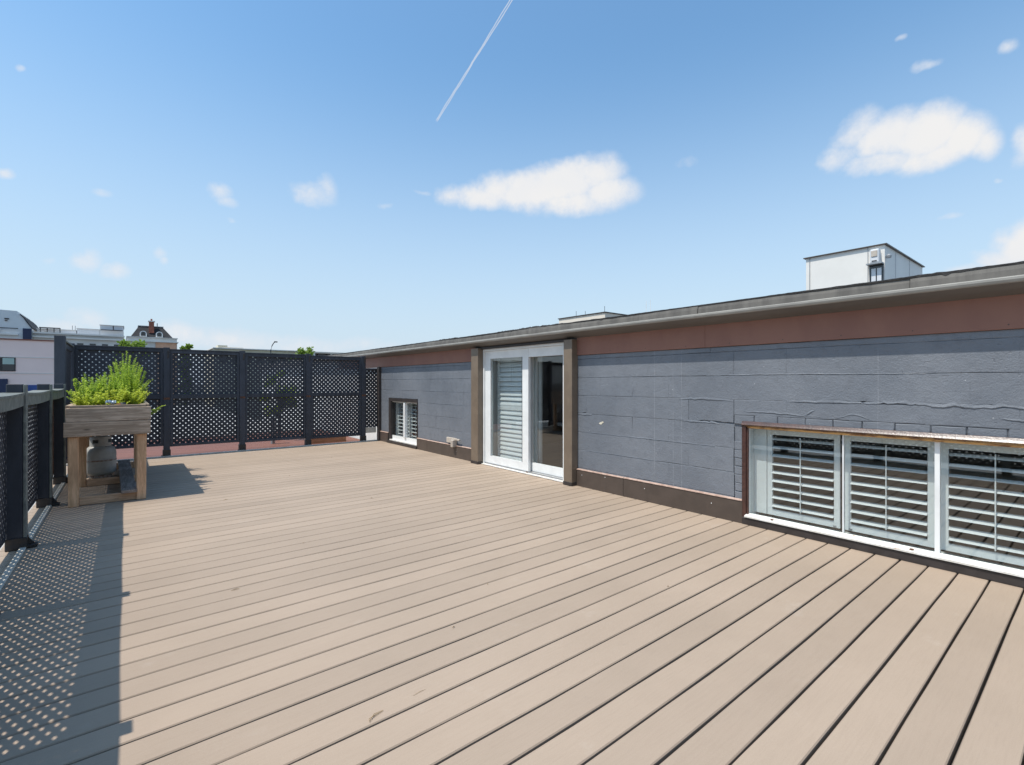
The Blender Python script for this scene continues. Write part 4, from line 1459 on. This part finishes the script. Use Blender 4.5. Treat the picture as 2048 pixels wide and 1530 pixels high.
gg = empty('gabled_building', 'tall pale grey building with a curved gambrel gable end', 'building')
gpoly = [(-34, -9), (-12.95, -9), (-12.95, S2(6.15)), (-13.55, S2(6.62)), (-14.0, S2(7.05)), (-14.45, S2(7.32)), (-14.75, S2(7.36)), (-14.8, S2(7.62)), (-34, S2(7.9))]
MB().prism(gpoly, GY - .8, GY + 14).build('wall', 'gable', gg)
m_ = MB()
m_.prism([(-12.90, S2(6.15)), (-12.80, S2(6.17)), (-13.42, S2(6.66)), (-13.9, S2(7.10)), (-14.42, S2(7.40)), (-14.45, S2(7.34)), (-14.0, S2(7.08)), (-13.52, S2(6.64))], GY - 1.0, GY + 14.1)
m_.build('roof', 'slate', gg)
MB().box(-14.05, -12.96, GY - 1.1, GY - .81, S2(5.2), S2(6.13)).build('shutter_door', 'navy', gg)
MB().box(-34, -14.6, GY - 1.3, GY - .81, S2(5.5), S2(5.62)).build('balcony_slab', 'stone_l', gg)
for i in range(7):
    x = -17.6 + i * .12
    MB().box(x, x + .05, GY - 1.28, GY - 1.22, S2(5.62) + .002, S2(6.05)).build('baluster', 'pipe', gg)
MB().box(-17.7, -14.6, GY - 1.3, GY - 1.2, S2(6.05) + .004, S2(6.12)).build('handrail', 'darkfr', gg)
MB().box(-16.3, -15.75, GY - .95, GY - .81, S2(6.85), S2(6.95)).build('vent', 'darkfr', gg)
MB().box(-16.25, -15.95, GY - .95, GY - .81, S2(6.70), S2(6.77)).build('vent', 'darkfr', gg)

# mansard house with two round-headed dormers
mh = empty('mansard_house', 'house with black mansard roof, two arched white dormers and a red chimney', 'building')
ex0, ex1, ez = .76, 7.40, S2(5.94)
tx0, tx1, tz = 2.0, 5.83, S2(7.02)
MB().box(.1, 8.15, GY - .5, GY + 14, -9, S2(5.42)).build('wall', 'stone_f', mh)
MB().box(4.6, 8.05, GY - .62, GY - .502, -9, S2(5.42) - .01).build('brick_front', 'brick_o', mh)
MB().box(0.0, 8.35, GY - 1.0, GY + 14.2, S2(5.42) + .002, S2(5.5)).build('cornice', 'stone_l', mh)
MB().box(.15, 8.1, GY - .7, GY + 14, S2(5.5) + .002, S2(5.84)).build('parapet', 'stone_l', mh)
MB().box(0.05, 8.25, GY - .9, GY + 14.1, S2(5.84) + .002, S2(5.90)).build('parapet_cap', 'stone_l', mh)
r0, r1 = GY - .3, GY + 12
b0, b1 = GY + 1.3, GY + 10.5
rf = MB().add([(ex0, r0, ez), (ex1, r0, ez), (ex1, r1, ez), (ex0, r1, ez), (tx0, b0, tz), (tx1, b0, tz), (tx1, b1, tz), (tx0, b1, tz)],
              [(0, 1, 5, 4), (1, 2, 6, 5), (2, 3, 7, 6), (3, 0, 4, 7), (4, 5, 6, 7), (0, 1, 2, 3)]).build('roof', 'slate', mh)
MB().box(tx0 - .15, tx1 + .15, b0 - .15, b1 + .15, tz + .002, tz + .14).build('roof_curb', 'pipe', rf)
ch = MB().box(3.57, 4.40, GY + .1, GY + 1.0, S2(6.35), S2(7.46)).build('chimney', 'brick', mh)
MB().box(3.42, 4.55, GY - .05, GY + 1.15, S2(7.46) + .002, S2(7.56)).build('chimney_cap', 'stone_l', ch)
MB().lathe([(.16, 0), (.14, .35), (.18, .37), (.16, .42)], (3.98, GY + .5, S2(7.56)), 10).build('chimney_pot', 'brick', ch)
MB().tube([(4.95, GY + 1.5, tz), (4.95, GY + 1.5, tz + .8)], .07, 6).build('flue', 'darkfr', mh)
for cx in (2.66, 5.22):
    def arch(r, h, n=12):
        return [(cx - r, 0), (cx + r, 0)] + [(cx + r * math.cos(math.pi * k / n), h + r * math.sin(math.pi * k / n)) for k in range(n + 1)]
    zb_ = S2(5.94)
    dm = MB().prism([(p[0], zb_ + p[1]) for p in arch(.56, .55)], GY - .55, GY + .9).build('dormer', 'white', mh)
    MB().prism([(p[0], zb_ + .10 + p[1]) for p in arch(.38, .48)], GY - .575, GY - .552).build('pane', 'farglass', dm)
    MB().box(cx - .03, cx + .03, GY - .60, GY - .577, zb_ + .1, zb_ + .92).build('glazing_bar', 'darkfr', dm)

# low beige roofs further right
by_ = empty('beige_building', 'low beige flat-roofed building just above the lattice screen', 'building')
BY = 90.0
MB().box(11.0, 26.5, BY, BY + 12, -9, S2(4.13)).build('wall', 'beige', by_)
MB().box(10.8, 26.7, BY - .4, BY + 12.2, S2(4.13) + .002, S2(4.13) + .14).build('coping', 'stone_l', by_)
MB().box(11.6, 12.9, BY + .3, BY + 3, S2(4.13) + .142, S2(4.42)).build('roof_box', 'beige', by_)
MB().box(12.2, 15.2, BY + .2, BY + 4, S2(4.13) + .142, S2(4.28)).build('roof_box', 'cream', by_)
for i in range(8):
    MB().box(11.7 + i * 1.8, 12.8 + i * 1.8, BY - .06, BY - .003, S2(3.0), S2(3.7)).build('window', 'farglass', by_)
b2 = empty('canopy_building', 'cream building with flat canopy roof beside the far end of the eave', 'building')
MB().box(27.2, 40, BY, BY + 10, -9, S2(3.75)).build('wall', 'cream', b2)
MB().box(25.6, 41, BY - 1.5, BY + 10.5, S2(4.02), S2(4.14)).build('canopy', 'cream', b2)
for x in (26, 29, 32.2, 35):
    MB().box(x, x + .25, BY - 1.3, BY - 1.0, S2(3.75), S2(4.02) - .002).build('canopy_post', 'white', b2)
MB().box(27.2, 40, BY + .2, BY + .4, S2(3.75) + .002, S2(4.02) - .004).build('clerestory', 'farglass', b2)

T = [('street_tree', 'bright green tree crown in front of the mansard house', .55, 84, 7.55, 2.1, 11, 'tree_l'),
     ('street_tree', 'slim green treetop to the right of the mansard house', 6.9, 86, 7.6, .75, 12, 'tree_l'),
     ('street_tree', 'round green treetop between the beige roofs', 23.0, 84, 7.45, 2.2, 13, 'tree_l')]
for nme, lab, x, y, top, rx, sd, mt_ in T:
    tree(nme, lab, x, y, -9, top, rx, sd, mt_, 34, 150, .42)


def lamp(x, y, ztop, label, curved=False):
    root = empty('street_lamp', label, 'lamp')
    if curved:
        MB().tube([(x, y, -9), (x, y, ztop - 1.3), (x + .18, y, ztop - .6), (x + .45, y, ztop - .1), (x + .6, y, ztop)], .07, 6).build('pole', 'lampblack', root)
        MB().box(x + .5, x + 1.0, y - .12, y + .12, ztop - .02, ztop + .16, b=.03).build('lamp_head', 'lampblack', root)
    else:
        MB().tube([(x, y, -9), (x, y, ztop)], .07, 6).build('pole', 'lampblack', root)
        MB().tube([(x - .3, y, ztop + .35), (x - .2, y, ztop), (x, y, ztop - .05), (x + .2, y, ztop), (x + .3, y, ztop + .35)], .035, 5).build('bracket', 'lampblack', root)
        MB().lathe([(.05, 0), (.16, .1), (.2, .3), (.12, .42), (.02, .46)], (x, y, ztop), 10).build('lamp_head', 'farglass', root)


lamp(18.45, 90 - 4, 8.0, 'thin black curved street lamp rising above the lattice screen', True)
lamp(-11.3, 85, 6.0, 'black street lamp with round head in front of the gabled building')
lamp(-8.7 + 1.4, 100, 7.2, 'black street lamp in front of the stone terrace, beside the tall corner post')
lamp(-.25, 95, 7.0, 'black street lamp beside the mansard house')

# ------------------------------------------------------------------ on the roof: stair penthouses
ph = empty('roof_penthouse', 'white clad rooftop stair penthouse with wall-mounted unit', 'penthouse')
MB().box(14, 17.6, 3.37, 5.06, 2.19, 4.66).build('wall', 'pent', ph)
MB().box(13.95, 17.65, 3.32, 5.11, 4.662, 4.685).build('roof_edge', 'metal_br', ph)
for y in (4.97, 3.70):
    MB().box(13.985, 13.998, y - .006, y + .006, 2.2, 4.65).build('panel_joint', 'pipe', ph)
for x in (14.9, 16.2):
    MB().box(x - .006, x + .006, 3.360, 3.368, 2.2, 4.65).build('panel_joint', 'grey_clad', ph)
MB().box(13.96, 13.998, 3.39, 3.66, 3.0, 4.20).build('recess', 'farglass', ph)
for y in (3.42, 3.53):
    MB().box(13.93, 13.958, y, y + .085, 3.6, 4.12).build('pane', 'grey_clad', ph)
MB().box(13.80, 13.998, 3.38, 3.69, 4.205, 4.235).build('shelf', 'pipe', ph)
u = empty('wall_unit', 'grey box unit with vent mounted high on the rooftop penthouse', 'air unit')
MB().box(13.82, 13.985, 3.44, 3.62, 4.237, 4.56, b=.02).build('casing', 'grey_clad', u)
MB().box(13.805, 13.818, 3.47, 3.59, 4.38, 4.52, b=.004).build('grille', 'outlet', u)
MB().box(13.81, 13.818, 3.48, 3.58, 4.27, 4.29).build('badge_strip', 'darkfr', u)
MB().lathe([(.05, 0), (.06, .05), (.02, .09)], (14.03, 3.30, 4.34), 10).build('bracket_lamp', 'pipe', ph)
p2 = empty('far_penthouse', 'small cream rooftop penthouse with thin aerials', 'penthouse')
MB().box(20, 22.3, 16.99, 20.5, 2.19, 5.14).build('wall', 'cream', p2)
MB().box(19.95, 22.35, 16.94, 20.55, 5.142, 5.19).build('roof_edge', 'darkfr', p2)
for y, h in ((19.2, .30), (18.5, .22), (17.1, .32)):
    MB().tube([(20.1, y, 5.19), (20.1, y, 5.19 + h)], .012, 5).build('aerial', 'lampblack', p2)
th = empty('tiled_roof_house', 'red tiled roof peeking over the eave behind the cream penthouse', 'building')
MB().box(25, 28, 17.0, 20.6, 2.19, 5.2).build('wall', 'white_wall', th)
MB().prism([(24.8, 5.202), (28.2, 5.202), (26.5, 5.9)], 16.7, 20.8).build('roof', 'tile', th)
for y in (17.6, 17.9):
    MB().tube([(24.9, y, 5.2), (24.9, y, 6.4)], .015, 5).build('aerial', 'white', th)
